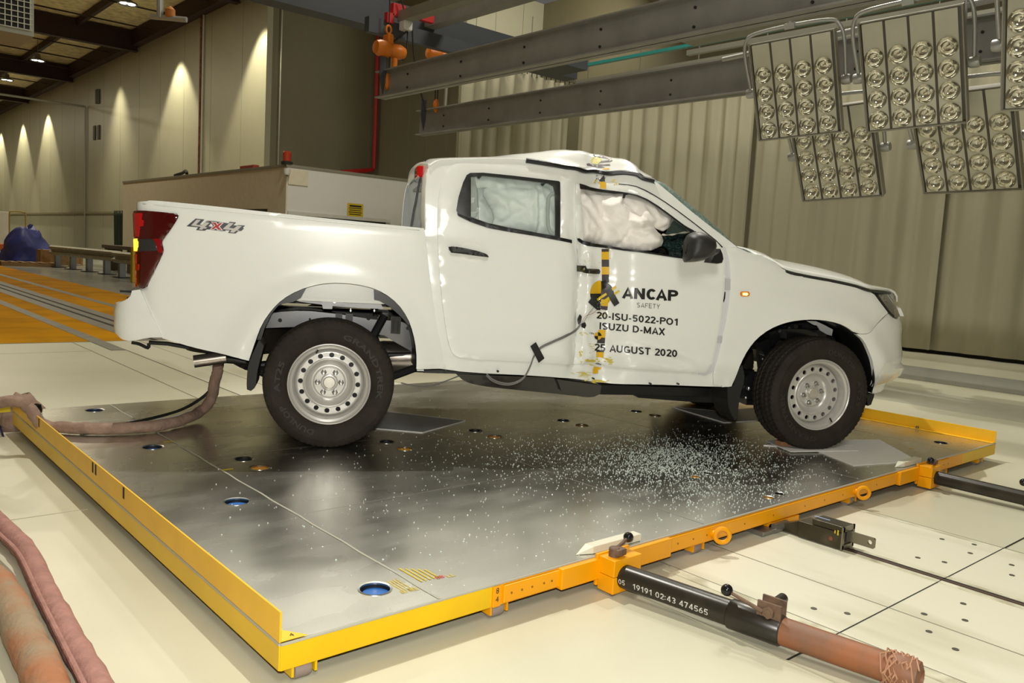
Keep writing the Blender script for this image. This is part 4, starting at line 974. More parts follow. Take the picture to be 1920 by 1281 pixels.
# arch lips: inner return of the bed side
def archliner(name, cx, cz, r, y0, y1, a0, a1, m, mirror=False, parent=TK):
    V = []; F = []; n = 26; c = 4
    for i in range(n+1):
        a = math.radians(a0+(a1-a0)*i/n)
        for j in range(c): y = y0+(y1-y0)*j/(c-1); rr = r+(0 if j == 0 else .02); V.append((cx+rr*math.cos(a), y*(1 if mirror else -1), cz+rr*math.sin(a)))
    for i in range(n):
        for j in range(c-1): F.append((i*c+j, i*c+j+1, (i+1)*c+j+1, (i+1)*c+j))
    o = link(name, V, F, m, parent, True); s_ = o.modifiers.new('s','SOLIDIFY'); s_.thickness = .004; return o
archout = tosz(BED, pts(Z1, (705,830),(735,740),(765,660),(810,595),(860,545),(930,505),(1020,475),(1130,467),(1250,483),(1330,515),(1395,565),(1440,630),(1465,700),(1480,780),(1480,868)))
def strip_liner(name, O, y0, y1, m, mirror=False, grow=.0, surf=BED, wave=0):
    V = []; F = []; P = chaikin(O+[O[-1]], 2, 9)
    P = smoothpath([(a, b, 0) for a, b in O], 4); c = 5
    cx = sum(p.x for p in P)/len(P)
    for i, p in enumerate(P):
        for j in range(c):
            f = j/(c-1); y = y0+(y1-y0)*f
            a = surf.pt(p.x, p.y, -.006) if j == 0 else Vector((p.x+(p.x-cx)*grow*f, -(y), p.y+grow*f*.1))
            V.append((a.x, -a.y if mirror else a.y, a.z))
    for i in range(len(P)-1):
        for j in range(c-1): F.append((i*c+j, i*c+j+1, (i+1)*c+j+1, (i+1)*c+j))
    o = link(name, V, F, m, TK, True); s_ = o.modifiers.new('s','SOLIDIFY'); s_.thickness = .005; s_.offset = 0; return o
strip_liner('wheel_arch_liner', archout, .93, .66, m_trim); strip_liner('wheel_arch_liner', archout, .93, .66, m_trim, True)
# rear bed inner panels and floor
zb = lambda x: 1.34-.034*(x+.98)
for s_ in (-1, 1):
    MB().box((-1.02,s_*.80-.01,.86), (.47,s_*.80+.01,1.285)).build('bed_inner_side', m_paint, TK)
    V = []; F = []
    n = 16
    for i in range(n+1):
        x = -1.0+1.47*i/n; z = zb(x)-.012
        a = BED.pt(x, z-.004, 0.)
        for y, dz in ((-a.y,0),(-a.y-.02,.008),(.83,.010),(.80,.0),(.79,-.05)): V.append((x, s_*y, z+dz-.004))
    for i in range(n):
        for j in range(4): F.append((i*5+j, i*5+j+1, (i+1)*5+j+1, (i+1)*5+j))
    o = link('bed_rail', V, F, m_paint, TK, True, .9); q = o.modifiers.new('s','SOLIDIFY'); q.thickness = .004
MB().box((-1.02,-.79,.84), (.47,.79,.86)).box((.44,-.79,.86), (.47,.79,1.27)).build('bed_floor', m_paint, TK)
tgm = MB().box((-1.045,-.76,.84), (-.985,.76,1.325), bev=.012); tg_ = tgm.build('tailgate', m_paint, TK, smooth=True)
MB().box((-1.06,-.12,1.16), (-1.043,.12,1.22), bev=.006).build('tailgate_handle', m_trim, tg_)
# ---- tail lamp
m_lens = mat('tail_red_dark', (.060,.001,.002), .08, coat=1)
m_lensr = mat('tail_red', (.50,.004,.006), .08, coat=1)
m_lensk = mat('tail_smoke', (.025,.026,.026), .08, coat=1, bump=.3, bscale=140)
m_amber = mat('amber_glow', (1,.42,.03), .2, emit=(1,.40,.03), estr=2.5)
def zof(x, y): return BED.inv(*ZT(x, y))[1]
def lamp_poly(P, left): return [('z', left, zof(*P[0]))]+[ZT(*p) for p in P]+[('z', left, zof(*P[-1]))]
SL = -1.12
tl_out = [('z',SL,zof(190,235))]+pts(ZT,(240,222),(320,228),(500,243),(640,262),(668,290),(655,330),(570,460),(478,585),(472,620),(492,690),(485,735),(440,830),(350,1000),(285,1110),(262,1145),(215,1160),(140,1158))+[('z',SL+.01,zof(120,1150)),('z',SL-.0,zof(100,1120))]
tlp, tlO, _ = panel('tail_lamp', BED, tl_out, m_lens, off=.012, h=.014, skirt=.05, round_=.004, it=1)
DMG[0]=0; panel('tail_lamp', BED, None, m_lens, szout=tlO, it=0, off=.012, mirror=True, h=.05, skirt=.05); DMG[0]=1
def sub(name, P, m, left=None, off=.0145, surf=BED, f=ZT, parent=None, h=.02, rd=.001, sk=.004, it=0, corner=.7):
    if surf is BED: off += .0012; rd = 0
    O = [ (p if p[0]=='z' else f(*p)) for p in P]
    return panel(name, surf, O, m, parent=parent or TK, off=off, h=h, skirt=sk, round_=rd, it=it, corner=corner)[0]
sub('red_reflector', [('z',SL+.03,zof(180,260)),(235,255),(225,335),(252,340),(245,410),(205,412),(188,540),('z',SL+.03,zof(150,540))], m_lensr, parent=tlp)
sub('red_reflector', [('z',SL+.03,zof(100,760)),(160,745),(155,865),(190,870),(185,940),(148,945),(140,1070),(150,1140),('z',SL+.03,zof(110,1110))], m_lensr, parent=tlp)
sub('smoked_window', [(178,565),(360,565),(395,620),(412,708),(180,712)], m_lensk, parent=tlp)
sub('amber_bulb', [('z',SL+.03,zof(140,570)),(165,560),(184,600),(184,660),(160,712),('z',SL+.03,zof(130,712))], m_amber, parent=tlp, off=.016)
sub('red_border', [(360,562),(440,560),(470,590),(462,640),(485,712),(478,735),(430,722),(415,708),(398,620)], mat('tail_red_mid', (.22,.002,.006), .1, coat=1), parent=tlp, off=.0155)
# ---- rear bumper
bz = lambda x, y: BMP.inv(*Z1(x, y))[1]
bp_out = pts(Z1,(202,500),(252,610),(305,722),(240,722),(165,740))+pts(Z1,(112,729),(92,706))+[('z',-1.9,bz(92,706)),('z',-2.1,bz(92,706)),('z',-2.1,bz(95,572)),('z',-1.9,bz(95,572))]+pts(Z1,(95,566),(108,560),(140,546),(158,530),(165,505))
bo, bpO, _ = panel('rear_bumper', BMP, bp_out, m_paint, off=.0, h=.05, skirt=.03, it=1, corner=.5)
panel('rear_bumper', BMP, None, m_paint, szout=bpO, it=0, mirror=True, h=.07, skirt=.03)
MB().box((-1.10,-.80,.62), (-.98,.80,.82)).build('bumper_core', m_trim, TK)
MB().box((-1.17,-.66,.835), (-1.0,.66,.848), bev=.004).build('bumper_step', m_trim, TK)
# ---- cab side (pillars, roof rail, sill)
rwin = pts(Z2,(300,158),(360,157),(500,171),(710,196),(716,202),(716,456),(600,436),(480,416),(380,396),(300,369),(243,346),(236,330),(246,270),(268,200),(284,168))
fwin = pts(ZA,(133,312),(150,318),(220,340),(330,362),(440,376),(560,392),(650,412),(740,450),(840,512),(960,600),(1080,690),(1172,745),(1100,905),(1083,985),(900,950),(700,915),(520,893),(400,870),(250,845),(160,822))
fwin_body = fwin
cab_o = pts(Z2,(95,412),(91,330),(93,230),(99,160),(113,122),(140,100),(165,92),(300,91),(420,90),(522,93),(610,108),(700,122),(800,142),(880,156),(960,163),(1060,164),(1100,186),(1150,192),(1210,240),(1300,318),(1400,398),(1500,474),(1535,502),(1510,700),(1500,900),(1480,1000),(1482,1147),(1370,1145),(1130,1135),(900,1130),(800,1110),(600,1095),(300,1082),(150,1062),(135,850),(100,560),(80,440))
cs, cabO, cabH = panel('cab_side', SIDE, cab_o, m_paint, holes=[rwin, fwin], off=-.015, h=.035, skirt=.02)
DMG[0]=0; panel('cab_side', SIDE, None, m_paint, szout=cabO, holes=cabH, off=-.010, it=0, mirror=True, h=.06); DMG[0]=1
# ---- rear door
rd_o = pts(Z2,(250,112),(430,119),(600,143),(742,166),(757,182),(760,300),(757,455),(772,480),(785,530),(795,600),(794,700),(790,800),(788,900),(784,1000),(776,1042),(600,1033),(300,1020),(235,1008),(210,978),(190,900),(165,700),(151,500),(148,350),(160,220),(188,145),(218,120))
rd, rdO, rdH = panel('rear_door', SIDE, rd_o, m_paint, holes=[rwin], off=.0, h=.03, skirt=.012, round_=.005)
DMG[0]=0; rdl, _, _ = panel('rear_door', SIDE, None, m_paint, szout=rdO, holes=rdH, it=0, off=0, mirror=True, h=.06); DMG[0]=1
m_glass = mat('door_glass', (.62,.80,.74), .02, trans=.0, alpha=.22, spec=.8)
m_glassd = mat('tinted_glass', (.25,.36,.33), .03, alpha=.55, spec=.8)
def ring(name, outer, inner, m, parent, off=.003, surf=SIDE, it=0, sk=.015, rd_=.002): return panel(name, surf, outer, m, parent=parent, holes=[inner], off=off, h=.03, skirt=sk, round_=rd_, it=it)[0]
rglass = pts(Z2,(303,176),(360,171),(500,186),(660,206),(685,220),(692,250),(693,450),(600,433),(480,411),(380,389),(303,362))
wf = panel('window_frame', SIDE, rwin, m_trim, parent=rd, holes=[rglass], off=.002, h=.03, skirt=.02, round_=.002, it=0)[0]
panel('window_glass', SIDE, rglass, m_glass, parent=rd, off=-.004, h=.05, skirt=0, it=0)
for x, y in ((345,172),(640,205)):
    sub('glass_clip', [(x-15,y+2),(x+8,y),(x-5,y+14),(x-12,y+10)], m_trim, f=Z2, surf=SIDE, parent=wf, off=.004)
etch = panel('glass_etching', SIDE, pts(Z2,(303,335),(327,338),(326,362),(303,360)), mat('etch_grey', (.35,.40,.37), .5), parent=wf, off=-.0025, h=.02, skirt=0, it=0)[0]
sub('belt_moulding', [(240,344),(300,368),(380,394),(480,413),(600,433),(770,468),(771,483),(600,450),(480,431),(380,412),(300,384),(244,356)], m_trim, f=Z2, surf=SIDE, parent=rd, off=.007, sk=.01, rd=.003)
DMG[0]=0; panel('window_glass', SIDE, None, m_glassd, parent=rdl, szout=rdH[0], it=0, off=-.004, mirror=True, h=.08, skirt=0); DMG[0]=1
def handle(f, P, dish, parent, m=m_trimt):
    if dish: panel('handle_recess', SIDE, pts(f, *dish), mat('paint_recess', (.80,.81,.76), .3), parent=parent, off=.0015, h=.02, skirt=.001, round_=.001, it=2, corner=9)
    return panel('handle', SIDE, pts(f, *P), m, parent=parent, off=.035, h=.015, skirt=.045, round_=.01, it=1)[0]
handle(Z2, [(202,500),(225,497),(280,506),(340,520),(378,533),(388,548),(330,542),(270,533),(215,527),(205,515)], [(265,482),(300,480),(345,492),(365,520),(380,560),(340,575),(290,570),(255,550),(250,510)], rd)
# ---- front door
fd_o = pts(Z2,(806,204),(860,206),(920,204),(970,206))+pts(ZA,(480,305),(560,312),(640,328),(720,362),(800,405),(900,468),(1020,552),(1150,650),(1260,735),(1360,815),(1400,852))+pts(ZF,(820,410),(868,490),(890,560),(893,700),(890,900),(880,1080))+pts(Z7,(1180,700),(1150,850),(1120,1000),(1090,1090),(1060,1124),(900,1112),(700,1102),(400,1085),(330,1075),(250,1052),(150,1048),(62,1052),(80,900),(92,700),(98,500),(104,300),(88,160),(95,110))+pts(ZA,(60,800),(45,780),(48,600),(38,440),(30,330),(128,310))
fd_o = pts(Z2,(790,206),(860,206),(920,204),(970,206))+fd_o[4:-6]+pts(Z2,(797,470),(788,440),(786,330))
fd, fdO, fdH = panel('front_door', SIDE, fd_o, m_paint, holes=[fwin], off=.002, h=.017, skirt=.016, round_=.005)
DMG[0]=0; fdl, _, _ = panel('front_door', SIDE, None, m_paint, szout=fdO, holes=fdH, it=0, off=0, mirror=True, h=.06)
panel('window_glass', SIDE, None, m_glassd, parent=fdl, szout=fdH[0], it=0, off=-.004, mirror=True, h=.08, skirt=0); DMG[0]=1
MB().box((1.45,.955,.98), (1.68,.985,1.02), bev=.01).build('handle', m_trimt, fdl)
def bandpoly(name, top, bot, m, parent, off=.004, surf=SIDE, sk=.012, f=ZA): return panel(name, surf, pts(f, *top)+list(reversed(pts(f, *bot))), m, parent=parent, off=off, h=.03, skirt=sk, round_=.002, it=0)[0]
bandpoly('window_seal', [(130,308),(150,312),(220,338),(330,360),(440,374),(560,390),(650,410),(740,448),(840,510),(960,598),(1080,688),(1180,742)], [(134,352),(150,356),(220,366),(330,384),(440,398),(560,400),(650,420),(740,460),(840,524),(960,612),(1080,704),(1150,760)], m_trim, fd)
bandpoly('belt_moulding', [(108,805),(125,800),(160,822),(250,845),(400,870),(520,893),(700,915),(900,950),(1090,972)], [(120,828),(150,850),(200,870),(330,885),(400,893),(520,912),(700,932),(900,962),(1090,990)], m_trim, fd, off=.009)
bandpoly('door_seal', [(480,308),(560,314),(640,330),(720,364),(800,408),(900,470),(1020,554),(1150,652),(1260,738),(1360,818),(1420,880)], [(480,314),(560,321),(640,338),(720,374),(800,418),(900,480),(1020,564),(1150,662),(1260,748),(1360,828),(1410,885)], m_trim, cs, off=.0055, sk=.006)
sub('window_clip', [(524,398),(575,398),(572,404),(545,410),(535,440),(516,440)], m_trim, f=ZA, surf=SIDE, parent=fd, off=-.004)
# A-pillar corner glass behind the mirror
sub('quarter_glass', [(955,600),(1080,690),(1150,742),(1090,760),(900,770)], mat('quarter_glass', (.10,.14,.12), .03, alpha=.35, spec=.8), f=ZA, surf=SIDE, parent=fd, off=-.02, sk=0, h=.05)
sub('quarter_trim', [(955,595),(975,605),(1100,700),(1130,745),(1110,745),(1085,712),(960,625)], mat('pillar_trim', (.36,.34,.30), .6), f=ZA, surf=SIDE, parent=fd, off=-.03, sk=.01)
# crushed handle of the front door
handle(Z7, [(103,312),(158,315),(165,335),(258,340),(268,355),(262,375),(225,377),(195,372),(155,372),(140,362),(104,358)], None, fd, mat('scraped_black', (.015,.015,.010), .3, col2=(.10,.09,.01), vscale=30, c2lo=.52, c2hi=.62))
# opened front door gap: inner pillar with hinges
gap = panel('hinge_pillar', SIDE, pts(ZF,(800,400),(880,470),(940,650),(968,850),(968,1000),(950,1180))+pts(Z7,(1215,700),(1182,850),(1142,1020),(1112,1110),(1050,1140),(1000,1130),(1060,1000),(1120,800),(1150,600),(1160,400),(1140,250)), m_paintl, parent=TK, off=-.006, h=.04, skirt=.01, it=0)[0]
for a in ([(1205,410),(1242,415),(1240,495),(1200,495)], [(1142,840),(1182,845),(1175,895),(1132,890)]):
    sub('hinge', a, m_paintg, f=Z7, surf=SIDE, parent=gap, off=.0, sk=.01)
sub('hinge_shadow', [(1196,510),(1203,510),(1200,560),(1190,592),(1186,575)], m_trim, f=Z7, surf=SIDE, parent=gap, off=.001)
# ---- front fender
fen_o = pts(ZF,(885,465),(960,465),(1060,470),(1140,515),(1220,548),(1300,570),(1390,585))+pts(Z3,(295,412),(345,437),(400,478),(480,498),(600,521),(700,543),(772,568),(802,610),(838,657),(820,670),(780,715),(755,746),(700,746),(650,710),(590,692),(520,684),(450,688),(390,700),(330,725),(275,765),(235,815),(205,870),(182,935),(165,972),(125,975))+pts(Z7,(1180,1215),(1115,1205),(1115,1110),(1142,1020),(1182,850),(1215,700),(1240,480),(1240,330),(1215,210))
fp, fenO, _ = panel('front_fender', SIDE, fen_o, m_paint, off=.002, h=.03, skirt=.02, round_=.005)
DMG[0]=0; panel('front_fender', SIDE, None, m_paint, szout=fenO, it=0, off=.002, mirror=True, h=.06, skirt=.02); DMG[0]=1
ind = sub('side_indicator', [(203,567),(212,564),(238,565),(244,572),(242,583),(230,587),(208,585),(203,578)], mat('amber_lens', (.75,.22,.02), .15, coat=1), f=Z3, surf=SIDE, parent=fp, off=.012, sk=.01, rd=.004, it=1)
sub('indicator_bulb', [(213,570),(232,570),(236,576),(230,582),(213,580)], mat('amber_on', (1,.5,.05), .2, emit=(1,.55,.12), estr=5), f=Z3, surf=SIDE, parent=ind, off=.0135)
farch = tosz(SIDE, pts(Z3,(165,972),(182,935),(205,870),(235,815),(275,765),(330,725),(390,700),(450,688),(520,684),(590,692),(650,710),(700,745),(735,775),(760,830),(776,900),(779,960),(766,1000)))
strip_liner('wheel_arch_liner', farch, .92, .58, m_trim, surf=SIDE); strip_liner('wheel_arch_liner', farch, .92, .58, m_trim, True, surf=SIDE)
# ---- front bumper: side traced, front carried round to the centre line
nz = lambda x, y: NOSE.inv(*Z3(x, y))[1]
SE = NOSE.S[-1]
fb_o = pts(Z3,(700,747),(755,748),(781,716),(822,672),(838,659),(862,680),(878,684))+[('z',SE-.62,.905),('z',SE-.1,.90),('z',SE,.90),('z',SE,.42),('z',SE-.3,.42),('z',SE-.62,.425)]+pts(Z3,(840,978),(800,998),(766,1001),(779,960),(776,900),(760,830),(735,775))
fb, fbO, _ = panel('front_bumper', NOSE, fb_o, m_paint, off=.0, h=.04, skirt=.03, it=1)
DMG[0]=0; panel('front_bumper', NOSE, None, m_paint, szout=fbO, it=0, mirror=True, h=.06, skirt=.03); DMG[0]=1
# lower lip that juts forward
lip = MB(); V = []; F = []; n = 24
for i in range(n+1):
    s_ = 3.55+(SE-3.55)*i/n
    for z, o_ in ((.60,-.02),(.555,.035),(.50,.05),(.455,.03),(.43,-.02)): V.append(NOSE.pt(s_, z, o_*ss(i,0,7)+.001))
for i in range(n):
    for j in range(4): F.append((i*5+j, i*5+j+1, (i+1)*5+j+1, (i+1)*5+j))
V2 = [Vector((v.x,-v.y,v.z)) for v in V]; k = len(V); lip.add(V, F); lip.add(V2, [tuple(reversed(f)) for f in F]); lip.build('bumper_lip', m_paint, TK, smooth=True)
# grille across the nose (seen only from the side step)
gr = panel('grille', NOSE, None, m_trim, szout=[(SE-.60,.92),(SE,.92),(SE,1.06),(SE-.60,1.07)], it=0, off=-.01, h=.06)[0]
panel('grille', NOSE, None, m_trim, szout=[(SE-.60,.92),(SE,.92),(SE,1.06),(SE-.60,1.07)], it=0, off=-.01, h=.06, mirror=True)
gb = panel('grille_bar', NOSE, None, m_paint, szout=[(SE-.66,.90),(SE,.89),(SE,.96),(SE-.62,.965),(SE-.66,.955)], it=0, off=.035, skirt=.05, h=.04)[0]
panel('grille_bar', NOSE, None, m_paint, szout=[(SE-.66,.90),(SE,.89),(SE,.96),(SE-.62,.965),(SE-.66,.955)], it=0, off=.035, skirt=.05, h=.04, mirror=True)
# ---- headlamp
hl_o = pts(Z3,(774,562),(806,557),(832,556),(850,565),(864,582))+[('z',SE-.62,1.045),('z',SE-.60,.93)]+pts(Z3,(880,678),(862,678),(838,656),(802,608))
m_hl = mat('headlamp_lens', (.16,.16,.15), .05, coat=1, col2=(.40,.39,.36), vscale=9, c2lo=.45, c2hi=.75, metal=.3)
hp_, hlO, _ = panel('headlamp', NOSE, hl_o, m_hl, off=.004, h=.03, skirt=.04, it=1)
DMG[0]=0; panel('headlamp', NOSE, None, m_hl, szout=hlO, it=0, off=.004, mirror=True, h=.05, skirt=.04); DMG[0]=1
sub('lamp_bezel', [(774,562),(784,560),(812,606),(848,655),(862,668),(862,678),(838,656),(802,608)], m_trim, f=Z3, surf=NOSE, parent=hp_, off=.007)
sub('lamp_reflector', [(864,640),(878,638),(880,672),(866,674)], mat('chrome', (.75,.75,.75), .1, metal=1), f=Z3, surf=NOSE, parent=hp_, off=.007)
# ---- bonnet
def hood():
    ed = [tosz(SIDE, [p])[0] for p in pts(Z3,(302,411),(350,434),(400,472),(480,492),(600,514),(700,536),(770,556),(835,553))]
    top = [ (Z3(*p)) for p in ((302,411),(430,430),(560,455),(700,490),(790,520),(840,550))]
    E3 = [SIDE.pt(q, z, -.004) for q, z in ed]; E3[-1] = Vector((3.74,-.66,E3[-2].z-.01)); E3[0].y = -.80; E3[1].y=-.84
    # interpolate the edge by x
    def edge(t):
        k = t*(len(E3)-1); i = min(int(k), len(E3)-2); return E3[i].lerp(E3[i+1], k-i)
    V = []; F = []; N = 30; Mh = 28; P = smoothpath(E3, 5)
    N = len(P)-1
    for i, e in enumerate(P):
        f = i/N
        for j in range(Mh+1):
            t = -1+2*j/Mh; y = -e.y*t if False else e.y*(-t)
            w_ = 1-t*t
            cr = (.085*(1-abs(t)**3.2)) * (.55+.45*math.sin(PI*min(1, f*1.0+.12)))
            xf = e.x + w_*(.06+.20*f) - (0 if f > .15 else (.15-f)*0)
            z = e.z + cr - .11*max(0, f-.8)/.2*(1-abs(t)**2)*.5
            V.append((xf, y, z))
    for dx, dz in ((.03,-.012),(.048,-.035),(.052,-.07)):
        for j in range(Mh+1):
            a = V[N*(Mh+1)+j]; V.append((a[0]+dx, a[1], a[2]+dz))
    for i in range(N+3):
        for j in range(Mh): F.append((i*(Mh+1)+j, i*(Mh+1)+j+1, (i+1)*(Mh+1)+j+1, (i+1)*(Mh+1)+j))
    o = link('bonnet', V, F, m_paint, TK, True); s_ = o.modifiers.new('s','SOLIDIFY'); s_.thickness = .012; s_.offset = -1
    return E3
HE = hood()
strip = MB().tube(smoothpath([Vector(e)+Vector((0,-.0,-.012)) for e in HE],4), .009, 6).build('bonnet_gap_seal', m_trim, TK)
# inner nose filler so light does not leak through
MB().box((2.75,-.38,.75), (3.6,.38,1.0)).build('nose_light_filler', m_trim, TK)
MB().box((3.55,-.6,.5), (3.85,.6,.95)).build('front_light_filler', m_trim, TK)
# ---- roof with the buckled right edge
def roof():
    dl = [SIDE.pt(*SIDE.inv(*Z2(*p)), -.008) for p in ((113,124),(165,97),(300,91),(420,90),(522,93),(610,105),(700,119),(800,138),(880,150),(960,155),(1060,157),(1100,178),(1150,192))]
    P = smoothpath(dl, 5); V = []; F = []; Mh = 34; N = len(P)-1
    for i, e in enumerate(P):
        ym = -e.y; zl = 1.715-.06*((e.x-1.2)/.8)**2-.0 if e.x > .6 else e.z
        zl = min(zl, e.z+.0) if e.x < .9 else zl-.03*ss(e.x,1.5,2.1)
        bump_ = .105*gauss(e.x, 1.50, .34)*ss(e.x,.8,1.1)+.02*gauss(e.x,1.75,.12)
        for j in range(Mh+1):
            t = j/Mh; tt = t*2-1                       # right edge -> left edge
            y = e.y+(ym-e.y)*t
            z = e.z*(1-t)+zl*t
            z += .050*(1-abs(tt)**3)
            a = (y-e.y)
            z += bump_*(ss(a, 0.0, .16))*(1-ss(a, .20, .85)) + bump_*.25*(1-ss(a,0,.5))*0
            z += .006*gauss(e.x,1.6,.25)*noise.noise(Vector((e.x*11,y*11,0)))*(1-ss(a,.2,.6))*2
            xx = e.x + (.10*(1-tt*tt)*(1 if e.x > 1.8 else ss(e.x,1.2,1.8)) if e.x > 1.2 else -.03*(1-tt*tt)*(1-ss(e.x,.5,.7)))
            V.append((xx, y, z))
    for i in range(N):
        for j in range(Mh): F.append((i*(Mh+1)+j, i*(Mh+1)+j+1, (i+1)*(Mh+1)+j+1, (i+1)*(Mh+1)+j))
    o = link('roof_panel', V, F, m_paint, TK, True); s_ = o.modifiers.new('s','SOLIDIFY'); s_.thickness = .008; s_.offset = -1
    if o.data.polygons[0].normal.z < 0: o.data.flip_normals()
    MB().tube(smoothpath([(v[0],v[1]-.006,v[2]-.004) for v in [V[i*(Mh+1)] for i in range(int(N*.38), N+1)]],2), .015, 6).build('roof_ditch_seal', m_trim, TK)
    return V, Mh, N
RV, RM, RN = roof()
front_edge = [Vector(RV[RN*(RM+1)+j]) for j in range(RM+1)]
rear_edge = [Vector(RV[j]) for j in range(RM+1)]
# ---- windscreen (shattered), curved between roof front edge and cowl
m_wind = mat('crazed_glass', (.045,.095,.08), .25, col2=(.22,.36,.32), vscale=55, c2lo=.45, c2hi=.70, bump=.8, bscale=130, spec=.8, det=8)
V = []; F = []; R = 16
cowl = []
for j in range(RM+1):
    t = j/RM*2-1; cowl.append(Vector((2.55, .74*t, 1.145)))
fe = [Vector((v.x-.01, v.y, v.z-.015)) for v in front_edge]
for i in range(R+1):
    f = i/R
    for j in range(RM+1):
        p = fe[j].lerp(cowl[j], f); t = j/RM*2-1
        p = p+Vector((.42*(1-abs(t)**3.2)*(.25+.75*f) if i else 0,0,0))+Vector((.35,0,.6)).normalized()*(.02*math.sin(PI*f)); V.append(p+Vector((0,0,.006*noise.noise(Vector((f*9,t*7,1))))))
for i in range(R):
    for j in range(RM): F.append((i*(RM+1)+j, i*(RM+1)+j+1, (i+1)*(RM+1)+j+1, (i+1)*(RM+1)+j))
o = link('windscreen', V, F, m_wind, TK, True); s_ = o.modifiers.new('s','SOLIDIFY'); s_.thickness = .006
MB().box((2.62,-.74,1.08), (2.95,.74,1.135)).build('cowl_panel', m_trim, TK)
# wiper cowl flap: fender top between pillar and bonnet
V = []; F = []; E1 = [SIDE.pt(*SIDE.inv(*q), 0.) for q in pts(ZF,(960,465),(1060,470),(1140,515),(1220,548),(1300,570),(1390,585))+pts(Z3,(302,411))]
for e in E1: V += [e, Vector((e.x+.03, e.y+.06, e.z+.004)), Vector((e.x+.05, -.5, e.z-.03))]
for i in range(len(E1)-1):
    for j in range(2): F.append((i*3+j, i*3+j+1, (i+1)*3+j+1, (i+1)*3+j))
link('fender_top', V, F, m_paint, TK, True)
# ---- rear window and rear cab wall
re_ = rear_edge; V = []; F = []
low = [Vector((.575-.02*(1-(j/RM*2-1)**2), (j/RM*2-1)*.83, 1.26)) for j in range(RM+1)]
midr = []
def rearstrip(name, f0, f1, m, y0=0, y1=None, off=0):
    V = []; F = []; y1 = RM if y1 is None else y1; n = y1-y0+1
    for i in range(9):
        f = f0+(f1-f0)*i/8
        for j in range(y0, y1+1):
            p = re_[j].lerp(low[j], f); p = p+Vector((-.012*math.sin(PI*min(1,f+.1))-off,0,0)); V.append(p)
    for i in range(8):
        for j in range(n-1): F.append((i*n+j, i*n+j+1, (i+1)*n+j+1, (i+1)*n+j))
    o = link(name, V, F, m, TK, True); s_ = o.modifiers.new('s','SOLIDIFY'); s_.thickness = .006; return o
rearstrip('rear_window_header', -.02, .16, m_paint); rearstrip('rear_window', .16, .85, mat('clear_glass', (.8,.9,.86), .02, alpha=.08, spec=.8), 3, RM-3); 
def pillar_edge(mirror):
    S_ = [SIDE.inv(*Z2(*p)) for p in ((165,93),(140,101),(113,123),(100,160),(94,230),(92,330),(93,430),(110,600))]; V = []
    for q, z in S_:
        a = SIDE.pt(q, z, -.018)
        for k in range(6):
            f = k/5; p = a+Vector((.002-.0*f-.010*math.sin(f*PI/2), .16*f, 0)); V.append((p.x, -p.y if mirror else p.y, p.z))
    F = [(i*6+j, i*6+j+1, (i+1)*6+j+1, (i+1)*6+j) for i in range(len(S_)-1) for j in range(5)]
    o = link('rear_pillar', V, F, m_paint, TK, True); s_ = o.modifiers.new('s','SOLIDIFY'); s_.thickness = .004
pillar_edge(False); pillar_edge(True)
MB().box((.50,-.86,.46), (.54,.86,1.275)).build('rear_cab_wall', m_paint, TK)
# shattered rear quarter frame sticking out behind the cab with the red brake lamp
g = [tony(*p, -.45) for p in ((799,300),(792,322),(785,348),(780,375),(774,405),(771,425))]
MB().tube(smoothpath(g,4), .006, 6).build('rear_window_rubber', m_trim, TK)
p = tony(787, 322, -.50)
bl = MB().box((p.x-.02,p.y-.03,p.z-.035), (p.x+.10,p.y+.14,p.z+.035), bev=.012).build('brake_lamp', m_lensr, TK)
# ---- floor, sills, interior
MB().box((.56,-.66,.42), (2.6,.84,.47)).build('cab_floor', m_inner, TK)
MB().box((.56,-.5,1.60), (1.9,.60,1.615)).build('headliner', mat('headliner', (.35,.34,.31), .8), TK)
def seat(x, y, name='seat'):
    o = MB().box((x,y-.26,.62), (x+.52,y+.26,.82), bev=.06).build(name, m_inner, TK, smooth=True)
    MB().box((-.08,-.25,.0), (.07,.25,.68), Matrix.Translation((x,y,.72)) @ Matrix.Rotation(-.25 if x > 1 else -.06,4,'Y'), bev=.05).build('seat_back', m_inner, o, smooth=True)
    MB().box((-.05,-.13,.68), (.05,.13,.86), Matrix.Translation((x,y,.72)) @ Matrix.Rotation(-.25 if x > 1 else -.06,4,'Y'), bev=.04).build('headrest', m_inner, o, smooth=True)
seat(1.55,-.38); seat(1.55,.38); seat(.86,-.38,'seat'); seat(.86,.38,'seat')
MB().box((2.25,-.76,.8), (2.62,.76,1.13), bev=.05).build('dashboard', m_inner, TK, smooth=True)
R = Matrix.Translation((2.10,-.38,1.10)) @ Matrix.Rotation(-1.15,4,'Y')
sw = MB().lathe([(.185+.014*math.cos(a),.014*math.sin(a)) for a in [k*PI/4 for k in range(8)]], 30, R, closed=True).build('steering_wheel', m_trim, TK, smooth=True)
MB().lathe([(0,.03),(.06,.02),(.07,-.02),(.0,-.04)], 18, R).box((-.17,-.015,-.01),(.17,.015,.01), R).box((-.015,-.17,-.01),(.015,.0,.01), R).build('hub', m_trim, sw)
